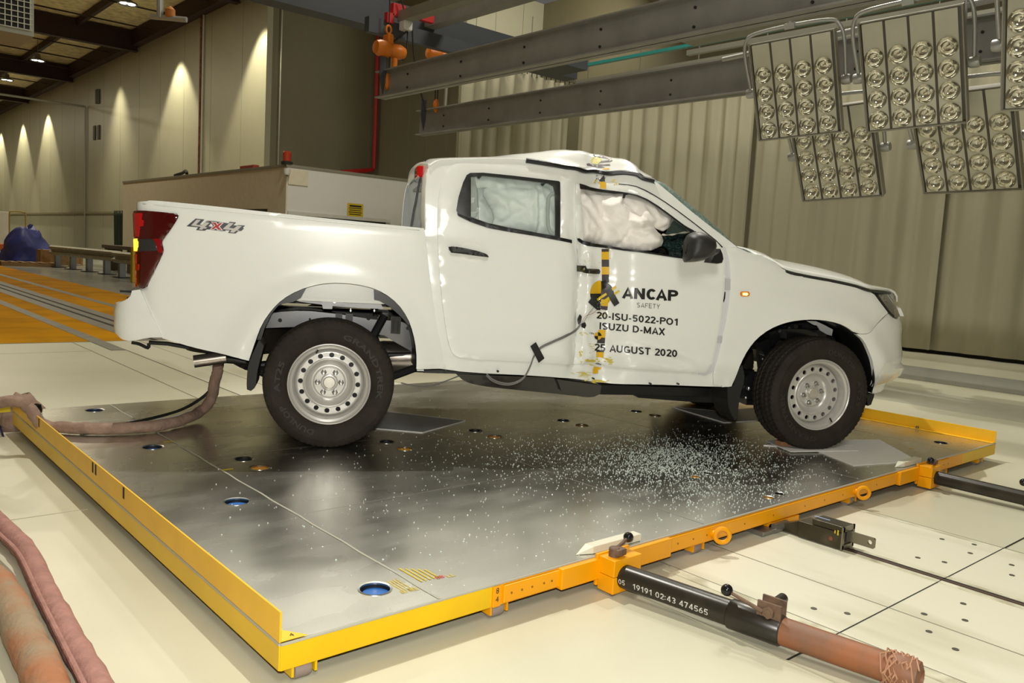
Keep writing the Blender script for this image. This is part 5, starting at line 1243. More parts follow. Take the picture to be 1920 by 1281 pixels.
# ---- airbags
def bag(name, O, m, puff, depth, parent, seed, f=ZA, surf=SIDE, creases=()):
    P = densify(tosz(surf, pts(f, *O), depth), .02); vo, T, B = cdt(P, [], .013)
    bset = {a for a, b in B} | {b for a, b in B}; segs = [(Vector(P[i]), Vector(P[(i+1)%len(P)])) for i in range(len(P))]
    V = []; n0 = len(vo)
    cr = [(Vector(surf.inv(*f(*a), depth)), Vector(surf.inv(*f(*b), depth)), w_, d_) for a, b, w_, d_ in creases]
    hs = []
    for i, p in enumerate(vo):
        d = 0 if i in bset else min(seg_dist(p, a, b) for a, b in segs[::2])
        hgt = puff*(1-math.exp(-d/.06))
        q = Vector((p.x*4, p.y*4, seed)); hgt *= 1+.45*noise.noise(q)
        hgt += (.030*noise.noise(Vector((p.x*9, p.y*7, seed+3)))+.016*(1-abs(noise.noise(Vector((p.x*10+p.y*9, p.y*7-p.x*6, seed+5))))*2.6)+.006*(1-abs(noise.noise(Vector((p.x*26-p.y*14, p.y*22+p.x*9, seed+8))))*2.4))*min(1, d/.05)
        for a, b, w_, d_ in cr: hgt += d_*math.exp(-(seg_dist(p, a, b)/w_)**2)*min(1, d/.02)
        hs.append(hgt); V.append(surf.pt(p.x, p.y, depth+hgt))
    for i, p in enumerate(vo): V.append(surf.pt(p.x, p.y, depth-.02-hs[i]*.8))
    F = [tuple(t) for t in T]+[tuple(reversed([i+n0 for i in t])) for t in T]+[(b,a,a+n0,b+n0) for a,b in B]
    o = link(name, V, F, m, parent, True); bm = bmesh.new(); bm.from_mesh(o.data); bmesh.ops.recalc_face_normals(bm, faces=bm.faces[:]); bm.to_mesh(o.data); bm.free(); return o
m_bag = mat('airbag_fabric', (.86,.82,.77), .62, bump=.03, bscale=300)
m_bagr = mat('airbag_fabric_cool', (.78,.82,.78), .6)
bag('airbag', [(100,330),(240,350),(400,372),(560,385),(700,425),(840,510),(930,580),(968,620),(960,660),(930,710),(880,738),(838,722),(800,705),(835,745),(868,775),(884,820),(868,870),(780,910),(700,915),(520,893),(380,868),(200,842),(100,830)], m_bag, .075, -.085, TK, 1.,
  creases=[((790,700),(560,720),.012,-.02),((800,695),(690,760),.012,.012),((470,850),(590,720),.02,-.022),((590,710),(660,650),.02,.02),((660,640),(600,560),.02,-.015),((370,520),(400,480),.05,.035),((420,500),(480,420),.012,.02),((400,470),(440,400),.010,-.012),((640,660),(650,670),.05,.03),((500,480),(640,600),.02,-.014),((820,740),(900,700),.012,-.018)])
bag('airbag', [(300,165),(420,170),(560,180),(700,200),(712,330),(712,455),(600,436),(500,415),(400,398),(410,370),(400,330),(375,290),(360,262),(362,235),(380,225),(330,230),(300,230)], m_bagr, .06, -.13, TK, 7., f=Z2,
  creases=[((360,240),(380,270),.04,.02),((380,228),(600,232),.014,-.02),((590,235),(590,440),.012,.02),((610,235),(615,440),.010,-.015),((430,290),(540,340),.03,.02),((540,340),(400,400),.02,-.02)])
bag('airbag', [(270,150),(730,190),(730,470),(600,450),(240,360),(225,330)], m_bagr, .03, -.24, TK, 3., f=Z2)
# white strap to the mirror and inner grab handle
MB().tube(smoothpath([SIDE.pt(*SIDE.inv(*ZA(*p),-.03), -.03) for p in ((870,768),(920,772),(980,765),(1050,752),(1130,745))],4), [.004+.003*math.sin(i*1.1) for i in range(17)], 6).build('airbag_tether', mat('strap_white', (.66,.62,.54), .6), TK)
MB().tube(smoothpath([SIDE.pt(*SIDE.inv(*Z2(*p),-.07), -.03) for p in ((692,255),(665,260),(652,285),(650,340),(652,400),(665,435),(692,442))],4), .011, 8).build('belt_guide', mat('grey_plastic', (.33,.33,.31), .5), TK)
MB().tube([SIDE.pt(*SIDE.inv(*Z2(*p),-.15), -.15) for p in ((285,150),(290,230),(300,460))], .06, 8).build('inner_pillar', mat('headliner', (.35,.34,.31), .8), TK)
# ---- door mirror
def mirror():
    O = [(1085,975),(1083,860),(1088,800),(1105,765),(1150,745),(1200,743),(1260,762),(1320,800),(1352,838),(1356,880),(1350,930),(1320,965),(1280,990),(1200,1010),(1100,1015)]
    S2 = tosz(SIDE, pts(ZA, *O), .16); S2 = densify(chaikin(S2, 1), .012); vo, T, B = cdt(S2, [], .018); n0 = len(vo); bset = {a for a,b in B}|{b for a,b in B}
    segs = [(Vector(S2[i]), Vector(S2[(i+1)%len(S2)])) for i in range(len(S2))]; V = []
    xs = [p.x for p in vo]; x0, x1 = min(xs), max(xs)
    D = []
    for i, p in enumerate(vo):
        d = 0 if i in bset else min(seg_dist(p, a, b) for a, b in segs); D.append(d)
        f = math.sqrt(max(0, 1-(1-min(1, d/.075))**2)); V.append(Vector((p.x, -.935-.115-.085*f, p.y)))
    for i, p in enumerate(vo):
        f = math.sqrt(max(0, 1-(1-min(1, D[i]/.06))**2)); V.append(Vector((p.x, -.935-.09+.05*f, p.y)))
    F = [tuple(t) for t in T]+[tuple(reversed([i+n0 for i in t])) for t in T]+[(b,a,a+n0,b+n0) for a,b in B]
    o = link('door_mirror', V, F, m_trimt, fd, True, .9); bm = bmesh.new(); bm.from_mesh(o.data); bmesh.ops.recalc_face_normals(bm, faces=bm.faces[:]); bm.to_mesh(o.data); bm.free()
    tag(o, 'black plastic mirror housing')
    A = tosz(SIDE, pts(ZA,(1270,1020),(1300,960),(1345,930),(1355,895),(1375,940),(1383,985),(1370,1020),(1330,1028)), .04); mb = MB()
    base = [SIDE.pt(q,z,.0) for q,z in A]; outp = [SIDE.pt(q,z,.10) for q,z in A]; n = len(A)
    mb.add(base+outp, [tuple(range(n)), tuple(reversed(range(n,2*n)))]+[(i,(i+1)%n,(i+1)%n+n,i+n) for i in range(n)]); mb.build('mirror_foot', m_trim, o, smooth=True)
    q = [V[i] for i in range(n0)]
    mo = MB()
    mo.box((x0+.002,-1.07,min(v.z for v in q)+.05),(x0+.012,-1.0,max(v.z for v in q)-.08)); mo.build('mirror_glass', mat('mirror_dark', (.1,.1,.1), .05, metal=1), o)
mirror()
MB().box((2.12,.96,1.12), (2.26,1.17,1.32), bev=.04).box((2.2,.86,1.13),(2.3,.99,1.18),bev=.01).build('door_mirror', m_trimt, fdl, smooth=True)
# ---------------------------------------------------------------- lettering and marks on the driver door
m_blk = mat('decal_black', (.012,.012,.012), .35); m_dy = mat('decal_yellow', (.72,.42,.01), .45); m_dk = mat('decal_purple_black', (.045,.038,.04), .5)
def door_text(s_, A, B, cap, m, t=.17, name='lettering', gap=.1):
    V, F = bold_text(s_, t, gap); x0 = min(v.x for v in V); x1 = max(v.x for v in V)
    a = Vector(A); b = Vector(B); up = Vector((.04*cap, -cap)); O = []
    for v in V:
        p = a+(b-a)*((v.x-x0)/(x1-x0))+up*v.y; q = SIDE.inv(*Z7(p.x, p.y)); O.append(SIDE.pt(q[0], q[1], .0052))
    cuts = [0]+list(WORDS)+[len(O)]
    for a_, b_ in zip(cuts, cuts[1:]): link(name, O[a_:b_], [tuple(i-a_ for i in f) for f in F if a_ <= f[0] < b_], m, fd)
door_text('ANCAP', (422,557), (843,580), 82, m_blk, .22, gap=.10)
door_text('SAFETY', (535,625), (707,637), 34, m_blk, .10, gap=.22)
door_text('20-ISU-5022-PO1', (232,709), (840,763), 52, m_blk, .185)
door_text('ISUZU D-MAX', (254,790), (745,836), 52, m_blk, .185)
door_text('25 AUGUST 2020', (217,951), (836,1000), 54, m_blk, .185)
def decal(name, P, m, f=ZD, off=.0042, parent=None, surf=SIDE, h=.02): return panel(name, surf, pts(f, *P), m, parent=parent or fd, off=off, h=h, skirt=0, round_=0, it=0)[0]
# measuring stripe of yellow and dark squares down the impact line
S_ = [((272,188),(328,188),(328,210),(272,210),m_dk),((272,208),(328,208),(328,268),(272,268),m_dy),((272,268),(328,268),(329,322),(273,322),m_dk),((273,322),(329,322),(329,380),(274,380),m_dy),((274,380),(328,380),(328,440),(275,440),m_dk)]
for a,b,c,d,m in S_: decal('stripe_square', (a,b,c,d), m, Z7)
decal('stripe_square', [(225,632),(298,635),(292,712),(216,708)], m_dy); decal('stripe_square', [(216,708),(292,712),(288,770),(210,766)], m_dk)
decal('stripe_square', [(205,838),(280,842),(280,858),(204,856)], m_dk); decal('stripe_square', [(204,856),(280,858),(275,918),(236,905),(203,912)], m_dy); decal('stripe_square', [(195,965),(225,962),(255,980),(250,988),(196,976)], mat('scuff_grey', (.18,.17,.17), .5))
for a in ([(310,38),(330,36),(330,70),(312,72)],): pass
# round target: yellow and black quarters
def wedge_poly(cx, cy, rx, ry, a0, a1): return [(cx,cy)]+[(cx+rx*math.cos(math.radians(a)), cy-ry*math.sin(math.radians(a))) for a in range(a0, a1+1, 10)]
C_ = (250,270)
decal('target_quarter', wedge_poly(*C_,110,132,90,180), m_dy, off=.0058); decal('target_quarter', wedge_poly(*C_,108,128,180,270), m_blk, off=.0058)
decal('target_quarter', wedge_poly(*C_,128,125,0,90), m_blk, off=.0058); decal('target_quarter', wedge_poly(*C_,108,128,270,360), mat('decal_orange', (.60,.30,.01), .45), off=.0058)
decal('stripe_square', [(256,228),(330,228),(322,330),(250,328)], m_dk, off=.0066); decal('stripe_square', [(250,328),(322,332),(318,398),(246,392)], m_dy, off=.0066); decal('stripe_square', [(246,392),(318,398),(314,440),(240,425)], m_dk, off=.0066)
decal('black_tape', [(250,160),(296,134),(370,240),(435,365),(384,400),(300,262)], m_blk, off=.0078); decal('black_tape', [(122,357),(152,318),(235,352),(245,435),(212,436)], m_blk, off=.0078)
for P in ([(208,325),(300,262),(310,282),(218,345)], [(238,362),(325,300),(338,328),(256,382)], [(356,216),(396,190),(408,210),(366,242)], [(378,266),(428,232),(440,250),(390,284)]): decal('yellow_tape', P, mat('tape_yellow', (.68,.48,.01), .4), off=.0092)
for k, (a0, a1) in enumerate(((90,180),(0,90),(180,270),(270,360))): decal('small_target', wedge_poly(220,695,36,38,a0,a1), (m_dy,m_blk,m_blk,m_dy)[k], off=.0072)
# torn foil, yellow paint scrapes and cracks
rnd = random.Random(11); m_scr_y = mat('scrape_yellow', (.62,.50,.04), .5); m_foil = mat('foil', (.4,.4,.42), .2, metal=.8)
def scr(cx, cy, sx, sy, n, ln, th, m, par=None, ang=.05, f=ZD, name='paint_scrape', off=.0038):
    mb_v = []; mb_f = []
    for _ in range(n):
        x, y = rnd.gauss(cx, sx), rnd.gauss(cy, sy); L = ln*rnd.uniform(.3,1); t_ = th*rnd.uniform(.4,1.1); a = rnd.gauss(ang, .16); ca, sa = math.cos(a), math.sin(a); k = len(mb_v)
        P = [(-L/2,0),(-L*.2,-t_),(L*.25,-t_*.7),(L/2,0),(L*.2,t_*.8),(-L*.3,t_*.6)]
        for px, py in P: q = SIDE.inv(*f(x+px*ca-py*sa, y+px*sa+py*ca)); mb_v.append(SIDE.pt(q[0], q[1], off))
        mb_f.append(tuple(range(k, k+6)))
    return link(name, mb_v, mb_f, m, par or fd)
scr(150,935,32,16,26,60,5,m_scr_y); scr(325,945,24,16,22,60,5,m_scr_y); scr(45,890,10,30,14,22,8,m_scr_y); scr(250,470,40,22,16,60,3,m_scr_y); scr(160,800,25,30,12,40,3,m_scr_y); scr(60,670,20,6,7,45,3,m_scr_y); scr(90,1075,50,14,20,70,4,m_scr_y,cs,off=-.006); scr(220,1150,55,8,22,60,7,m_scr_y,cs,off=-.006)
scr(235,380,18,26,40,14,3,m_foil,off=.0102); scr(150,670,18,5,9,28,4,mat('scuff_grey', (.18,.17,.17), .5)); scr(140,500,40,30,10,40,2.5,m_scr_y, f=zm(1080,400,5.336)); scr(330,330,18,30,12,26,3,m_scr_y, f=zm(1080,410,5.336))
decal('stripe_square', [(180,1000),(235,1008),(258,1012),(240,1030),(222,1030),(222,1068),(170,1072),(168,1040)], m_dy, parent=cs, off=-.0065)
decal('stripe_square', [(300,285),(350,230),(357,290)], m_dk, ZA, off=.003, parent=cs); decal('stripe_square', [(308,290),(365,296),(368,356),(312,352)], m_dy, ZA, off=.0048)
scr(320,275,28,20,20,30,6,m_foil,cs,f=ZA,off=-.004); scr(440,300,30,15,14,26,5,m_scr_y,cs,f=ZA,off=.0035); scr(265,290,8,12,8,22,5,m_scr_y,cs,f=ZA,off=.0035)
# scrapes on the buckled roof: dropped on the roof mesh along the view of the side
from mathutils.bvhtree import BVHTree
ro = bpy.data.objects['roof_panel']
bvh = BVHTree.FromPolygons([v.co for v in ro.data.vertices], [tuple(p.vertices) for p in ro.data.polygons])
def on_roof(u, v):
    d = tray(u, v).normalized(); h = bvh.ray_cast(TC, d); return None if h[0] is None else h[0]-d*.004
def roof_patch(P, m, name='paint_scrape'):
    D = densify([ZA(*p) for p in P], 6); vo, T, B = cdt(D, [], 7); Q = [on_roof(*p) for p in vo]
    F = [t for t in T if all(Q[i] is not None for i in t)]; Q = [q or Vector((1.5,-.5,1.7)) for q in Q]
    link(name, Q, [tuple(t) for t in F], m, ro)
m_bare = mat('bare_metal', (.16,.14,.14), .4, metal=.3); m_py = mat('pale_yellow', (.70,.66,.28), .5)
roof_patch([(240,75),(280,65),(325,85),(320,110),(290,135),(240,130),(228,105)], m_py); roof_patch([(190,130),(215,125),(250,145),(320,150),(360,165),(300,165),(230,150),(195,145)], m_bare)
roof_patch([(300,105),(390,98),(400,112),(300,122)], m_bare); roof_patch([(290,135),(400,132),(405,145),(295,150)], m_bare); roof_patch([(248,46),(300,46),(360,68),(415,82),(425,100),(398,112),(390,90),(330,74),(255,58)], m_bare); roof_patch([(335,170),(395,168),(398,178),(345,182)], m_dy)
# 4x4 badge
def badge(P, m, off, name='badge'): return panel(name, BED, [ZT(*p) for p in P], m, parent=bs, off=off, h=.05, skirt=0, round_=0, it=0)[0]
mb_g = mat('badge_dark', (.045,.045,.055), .4); mb_l = mat('badge_silver', (.52,.49,.46), .4); mb_r = mat('badge_red', (.42,.01,.012), .4)
badge([(766,412),(876,320),(982,331),(925,392),(955,396),(1003,352),(1068,372),(1030,412),(1072,420),(1050,452),(1010,450),(985,466),(880,458),(905,425)], mb_g, .0022)
badge([(820,403),(888,333),(938,338),(880,392),(948,402),(998,362),(1042,374),(985,420),(1015,425),(1000,440),(965,440),(955,455),(915,450),(938,420)], mb_l, .0032)
badge([(1005,345),(1100,350),(1210,368),(1235,372),(1190,420),(1240,470),(1185,470),(1130,462),(1050,455),(1085,408),(1060,372)], mb_g, .0024)
badge([(1060,356),(1125,362),(1140,388),(1160,366),(1212,372),(1165,418),(1205,462),(1140,460),(1118,438),(1095,455),(1045,450),(1100,405)], mat('badge_white', (.75,.75,.72), .4), .0034)
badge([(1070,364),(1118,368),(1136,400),(1158,374),(1198,375),(1150,418),(1188,456),(1146,454),(1120,426),(1094,449),(1060,446),(1112,405)], mb_r, .0042)
badge([(1190,420),(1235,372),(1270,378),(1285,358),(1362,367),(1330,400),(1372,405),(1385,398),(1470,404),(1443,430),(1456,440),(1425,468),(1390,470),(1355,500),(1265,492),(1285,462),(1195,458)], mb_g, .0026)
badge([(1205,440),(1285,370),(1335,376),(1275,430),(1335,438),(1380,405),(1432,412),(1378,456),(1402,460),(1392,466),(1362,466),(1335,490),(1288,484),(1310,458),(1210,448)], mb_l, .0044)
# ---------------------------------------------------------------- wheels
m_tyre_ = mat('tyre_rubber', (.026,.021,.016), .75, spec=.25, var=.2, vscale=12, bump=.1, bscale=120); m_tl = mat('tyre_lettering', (.028,.024,.020), .65)
m_rim = mat('silver_rim', (.56,.55,.52), .34, metal=.35, coat=.3); m_nut = mat('nut_steel', (.45,.45,.44), .25, metal=.9)
RY = Matrix.Rotation(PI/2, 4, 'X')      # lathe axis -> outward (-y)
def tyre_mesh():
    NB = 68; SUB = 6; N = NB*SUB; R0 = .377
    prof = [(.236,.102),(.244,.110),(.262,.120),(.285,.1265),(.305,.129),(.322,.1275),(.3235,.1285),(.330,.127),(.345,.122),(.357,.1165),(.366,.109)]
    tread = [.102,.092,.082,.074,.070,.062,.052,.042,.036,.030,.020,.010,.0]
    L = [(r, h, 0) for r, h in prof]+[(R0-.0004*(abs(h)*100)**1.4, h, 1) for h in tread]
    L = L+[(r, -h, k) for r, h, k in reversed(L[:-1])]
    V = []; F = []
    for i, (r, h, tr) in enumerate(L):
        for k in range(N):
            b, s_ = divmod(k, SUB); rr = r; a = 2*PI*k/N
            if tr:
                ah = abs(h); gr = (.066 < ah < .075) or (.029 < ah < .037)
                if gr: rr -= .008
                sh = (1 if h > 0 else -1)*int(ah*80)
                if ((s_+sh) % SUB) == 0 and not gr: rr -= .0065
                if ah < .029 and ((s_+2+int(h*160)) % SUB) == 0: rr -= .006
            elif r > .35 and (s_ % SUB) in (0, 1): rr -= .004
            V.append((rr*math.cos(a), rr*math.sin(a), h))
    m = len(L)
    for i in range(m-1):
        for k in range(N): q = (k+1) % N; F.append((i*N+k, i*N+q, (i+1)*N+q, (i+1)*N+k))
    return [RY @ Vector(v) for v in V], F
def rim_h(r):
    K = [(.196,.040),(.190,.052),(.180,.058),(.163,.060),(.153,.064),(.148,.0655),(.143,.062),(.132,.046),(.115,.030),(.098,.022),(.092,.024),(.088,.034),(.084,.037),(.05,.038),(.046,.042),(.042,.043),(.0,.043)]
    for (a, ha), (b, hb) in zip(K, K[1:]):
        if r >= b: t = (a-r)/(a-b); return ha+(hb-ha)*max(0, min(1, t))
    return .043
def make_wheel(label_spin=0, parent=TK):
    c = Vector((0,0,0)); t = bpy.data.objects.new('wheel', None); COL.objects.link(t); t.parent = parent; t.empty_display_size = .1
    V, F = tyre_mesh(); ty = link('tyre', V, F, m_tyre_, t, True, .7)
    for s_, a0, a1, r in (('DUNLOP',196,244,.288), ('AT25',260,296,.288), ('GRANDTREK',14,106,.288)):
        TV, TF_ = text_mesh(s_, 1., .03, False, 2, .0, 1.05); x0 = min(v.x for v in TV); x1 = max(v.x for v in TV); O = []
        for v in TV:
            a = math.radians(a0+(a1-a0)*(v.x-x0)/(x1-x0)); rr = r-.014+v.y/.72*.030; hh = .1265+.0025-abs(rr-.305)*.05
            O.append((rr*math.sin(a), -hh-.0012, rr*math.cos(a)))
        link('sidewall_lettering', O, TF_, m_tl, ty)
    rim = MB().lathe([(.236,-.10),(.236,.100),(.2335,.106),(.229,.107),(.2245,.103),(.221,.092),(.214,.088),(.208,.086),(.203,.076),(.199,.055),(.1965,.040),(.19,-.06),(.19,-.1)], 72, RY).build('rim', m_rim, t, smooth=True, angle=.5)
    hol = [circ(.163*math.sin(2*PI*k/16+.05), .163*math.cos(2*PI*k/16+.05), .0145, 16) for k in range(16)]
    vo, T, B = cdt(circ(0,0,.180,96), hol+[circ(0,0,.1455,96)], .008, .5); n0 = len(vo); V = []
    hol = [hh for hh in hol]
    for p in vo: V.append((p.x, -.058, p.y))
    F = [tuple(q) for q in T]; bs_ = {a for a,b in B}|{b for a,b in B}; mp = {}
    for i in bs_:
        p = vo[i]; mp[i] = len(V); V.append((p.x, -.058+.012, p.y))
    F += [(b,a,mp[a],mp[b]) for a,b in B if .147 < vo[a].length < .179]
    for prof in ([(.1965,.040),(.193,.047),(.188,.053),(.184,.0565),(.180,.058)], [(.1455,.058),(.143,.0605),(.1395,.0625),(.136,.0615),(.132,.057),(.126,.047),(.118,.035),(.110,.027),(.101,.023),(.095,.0235),(.091,.027),(.088,.034),(.085,.037),(.06,.038),(.05,.0385),(.045,.042),(.040,.043),(.0,.043)]):
        k = len(V); n = 96
        for r, h_ in prof:
            for q in range(n): V.append((r*math.cos(2*PI*q/n), -h_, r*math.sin(2*PI*q/n)))
        for i in range(len(prof)-1):
            for q in range(n): q2 = (q+1)%n; F.append((k+i*n+q, k+i*n+q2, k+(i+1)*n+q2, k+(i+1)*n+q))
    d = link('wheel_disc', V, F, m_rim, t, True, .5)
    bm = bmesh.new(); bm.from_mesh(d.data); bmesh.ops.remove_doubles(bm, verts=bm.verts[:], dist=.0004); bmesh.ops.recalc_face_normals(bm, faces=bm.faces[:]); bm.to_mesh(d.data); bm.free()
    MB().lathe([(.0,-.08),(.185,-.08),(.185,-.02),(.0,-.02)], 24, RY).build('brake_drum', m_trim, t)
    for k in range(6):
        a = math.radians(60*k+0); x, z = .067*math.sin(a+PI/6*0+math.radians(30)), .067*math.cos(a+math.radians(30))
        MB().lathe([(.0175,.036),(.0175,.041),(.012,.043),(.012,.060),(.008,.066),(0,.065)], 6, Matrix.Translation((x,0,z)) @ RY).build('wheel_nut', m_nut, d, smooth=True, angle=.5)
    MB().lathe([(.036,.040),(.036,.052),(.031,.057),(.0,.058)], 32, RY).build('hub_cap', mat('hub_cap', (.60,.57,.52), .35, metal=.6), d, smooth=True)
    MB().cyl((-.078,-.084,.178),(-.070,-.112,.195),.005,8).build('valve', m_trim, t)
    return t
W1 = make_wheel()
for c_ in W1.children:
    if c_.name.startswith('wheel_disc'): c_.location.y = .012
W1.location = (0,-.775,.372)
def wcopy(loc, rot):
    c = copy_tree(W1, TK); c.location = loc; c.rotation_euler = rot; return c
W2 = wcopy((3.125,-.775,.372), (0,math.radians(168),math.radians(3.5))); 
W3 = wcopy((0,.775,.372), (0,0,PI)); W4 = wcopy((3.125,.775,.372), (0,0,PI-.07))
# ---------------------------------------------------------------- underside
ZW = zm(440,540,4.8)
def extr(name, P, f, y0, y1, m, parent=TK, it=0):
    Q = [tony(*f(*p), y0) for p in P]; q = [(p.x, p.z) for p in Q]
    if it: q = chaikin(q, it)
    return MB().prism(q, y1-y0, Matrix(((1,0,0,0),(0,0,1,y0),(0,1,0,0),(0,0,0,1)))).build(name, m, parent)
fr = extr('chassis_rail', [(-300,300),(-100,270),(270,240),(420,215),(560,207),(700,210),(950,238),(1250,285),(1490,300),(1600,350),(1750,520),(1850,640),(2000,740),(1900,760),(1640,600),(1430,480),(1350,430),(1200,400),(560,350),(270,362),(-100,380),(-300,390)], ZW, -.50, -.40, mat('rail_sheen', (.20,.20,.21), .22, metal=.85))
for x, y, r in ((408,292,.012),(677,282,.007),(1205,273,.013),(1560,362,.012)):
    p = tony(*ZW(x,y), -.503); MB().lathe([(0,.0),(r,0)], 14, Matrix.Translation((p.x,-.5035,p.z)) @ RY).build('rail_hole', m_rub, fr)
for x0, x1 in ((908,970),(1000,1065)): extr('rail_bracket', [(x0,228),(x1,232),(x1-4,330),(x0-4,320)], ZW, -.54, -.50, m_trim)
sb = extr('slotted_bracket', [(1410,255),(1500,262),(1488,415),(1403,408)], ZW, -.56, -.51, m_chas); extr('bracket_slot', [(1425,290),(1438,290),(1432,390),(1420,390)], ZW, -.563, -.558, m_rub, sb); extr('bracket_slot', [(1468,300),(1480,300),(1472,395),(1460,395)], ZW, -.563, -.558, m_rub, sb)
extr('bed_underside', [(560,-60),(1180,-60),(1260,40),(1340,190),(1100,180),(880,165),(780,150),(590,125),(530,110)], ZW, -.72, -.66, m_paintg)
bk = extr('bed_bracket', [(785,85),(860,80),(880,68),(925,68),(980,85),(980,155),(880,158),(878,190),(795,188),(785,140)], ZW, -.76, -.70, m_paintg)
for x, y in ((835,108),(898,122)): p = tony(*ZW(x,y), -.763); MB().lathe([(.0,.004),(.010,.004),(.012,0)], 12, Matrix.Translation((p.x,-.7635,p.z)) @ RY).build('bracket_bolt', m_nut, bk)
extr('inner_arch_panel', [(120,460),(220,250),(320,150),(430,70),(560,-10),(690,-60),(640,10),(595,90),(530,125),(400,150),(330,232),(270,360),(235,470)], ZW, -.86, -.80, m_trim); extr('inner_arch_panel', [(1255,20),(1330,50),(1450,115),(1540,230),(1600,340),(1560,330),(1500,262),(1420,190),(1400,170),(1300,115),(1258,108)], ZW, -.86, -.80, m_trim)
for x in (1045, 1258): p = tony(*ZW(x,165), -.6); MB().cyl((p.x,-.6,p.z),(p.x,-.6,p.z-.035),.004,6).cyl((p.x,-.6,p.z-.022),(p.x,-.6,p.z-.030),.009,6).build('hanging_bolt', m_nut, TK)
MB().box((-.95,-.45,.80), (.47,.45,.84)).build('bed_frame', m_trim, TK)
MB().box((-1.05,.40,.60), (3.4,.50,.72)).build('chassis_rail', m_chas, TK)
for x in (-.95,-.5,.35,1.2,2.2,3.0): MB().box((x-.05,-.42,.60), (x+.05,.42,.70)).build('cross_member', m_chas, TK)
MB().cyl((0,-.72,.372),(0,.72,.372),.045,14).lathe([(0,-.12),(.11,-.09),(.15,0),(.11,.09),(0,.12)],18,Matrix.Translation((0,.1,.372)) @ Matrix.Rotation(PI/2,4,'Y')).build('rear_axle', m_trim, TK, smooth=True)
for s_ in (-1,1):
    P = [(x, s_*.56, .30+.19*((x)/.65)**2) for x in [-.65+.13*i for i in range(11)]]; mb = MB()
    for k in range(3): mb.tube([(x, y, z+.014*k) for x,y,z in P], .012, 4)
    mb.build('leaf_spring', m_trim, TK); MB().cyl((.12,s_*.6,.36),(.32,s_*.5,.75),.026,12).build('shock_absorber', m_trim, TK)
MB().cyl((3.125,-.7,.372),(3.125,.7,.372),.03,12).box((2.85,-.45,.22),(3.4,.45,.34)).build('front_axle', m_trim, TK)
for s_ in (-1,1):
    MB().box((2.9,s_*.6-.1,.34), (3.3,s_*.6+.1,.40)).cyl((3.1,s_*.56,.38),(3.12,s_*.52,.80),.05,12).box((3.0,s_*.58-.06,.70),(3.3,s_*.58+.06,.78)).build('suspension_arm', m_chas, TK)
ZX = zm(1340,580,4.575)
extr('inner_wing_panel', [(380,260),(700,80),(1150,160),(1300,400),(1340,760),(420,760),(380,420)], ZX, -.42, -.38, m_rub)
br = extr('wing_bracket', [(790,100),(870,103),(940,135),(1015,175),(1005,228),(960,215),(905,182),(880,140),(850,135)], ZX, -.74, -.73, m_paintg)
extr('wing_bracket', [(960,120),(1040,150),(1140,175),(1110,205),(1040,185)], ZX, -.70, -.69, mat('grey_dull', (.16,.10,.17), .4))
for P in ([(470,200),(560,170),(800,165),(820,200),(560,250),(480,330)], [(380,290),(470,250),(480,400),(430,400)], [(240,600),(340,520),(350,700),(330,780),(230,760)]): extr('suspension_part', P, ZX, -.60, -.52, m_chas)
for p_, r in (((560,190),.012),((640,160),.010),((410,430),.012),((290,680),.016),((265,760),.012),((785,212),.008),((625,242),.008)):
    p = tony(*ZX(*p_), -.62); MB().lathe([(0,-r),(r*.7,-r*.7),(r,0),(r*.7,r*.7),(0,r)], 10, Matrix.Translation(p)).build('suspension_bolt', m_nut, TK, smooth=True)
# sill underside, tanks and rails seen below the doors
extr('fuel_tank', [(235,1088),(780,1108),(905,1140),(898,1178),(870,1192),(800,1190),(660,1175),(500,1160),(330,1140),(270,1120)], Z2, -.62, -.2, m_chas, it=1)
extr('tank_shield', [(700,1112),(905,1140),(900,1180),(865,1196),(800,1192),(720,1165),(708,1130)], Z2, -.66, -.62, m_chas, it=1)
extr('chassis_rail', [(780,1120),(905,1138),(1370,1152),(1490,1158),(1530,1180),(1480,1192),(900,1182),(790,1150)], Z2, -.58, -.48, m_trim)
extr('gearbox_shield', [(1060,1185),(1480,1185),(1530,1175),(1520,1225),(1300,1215),(1150,1203),(1075,1197)], Z2, -.45, .3, m_trim)
mb = MB()
for u,v in ((425,1073),(185,1075)): p = tony(*Z2(u,v), -.90); mb.cyl((p.x,-.92,p.z),(p.x,-.90,p.z),.007,8)
for u,v in ((867,1107),(1130,1131),(1258,1132)): p = tony(*Z2(u,v), -.90); mb.cyl((p.x,-.915,p.z),(p.x,-.89,p.z),.006,8)
mb.build('sill_plugs', m_trim, TK)
p = tony(*Z2(1452,1165), -.75); MB().cyl((p.x,p.y,p.z+.02),(p.x,p.y,p.z-.03),.007,8).build('tie_bolt', mat('brass', (.5,.38,.12), .35, metal=.8), TK)
# exhaust
m_steel = mat('exhaust_steel', (.26,.23,.20), .33, metal=.9, var=.2, vscale=9)
a = tony(*Z1(452,833), -.62); b = tony(*Z1(600,812), -.60); c = tony(*Z1(760,850), -.5); ex = MB().tube(smoothpath([a, b],2), .037, 20, cap=False).tube([a+Vector((.004,0,0)), b], .034, 20, cap=False).build('exhaust_tip', m_steel, TK, smooth=True)
MB().tube(smoothpath([b+Vector((-.03,0,-.01)), b+Vector((.12,0,-.02)), tony(*Z1(690,848),-.55), c, Vector((.2,-.42,.48)), Vector((.5,-.40,.5))]), .026, 14).build('exhaust_pipe', m_trim, TK, smooth=True)
mu = tony(*ZW(1500,640), -.45); MB().lathe([(.0,-.45),(.08,-.44),(.10,-.36),(.10,.36),(.08,.44),(0,.45)], 24, Matrix.Translation((mu.x+.25,-.33,mu.z)) @ Matrix.Rotation(PI/2,4,'Y')).build('silencer', m_steel, TK, smooth=True)
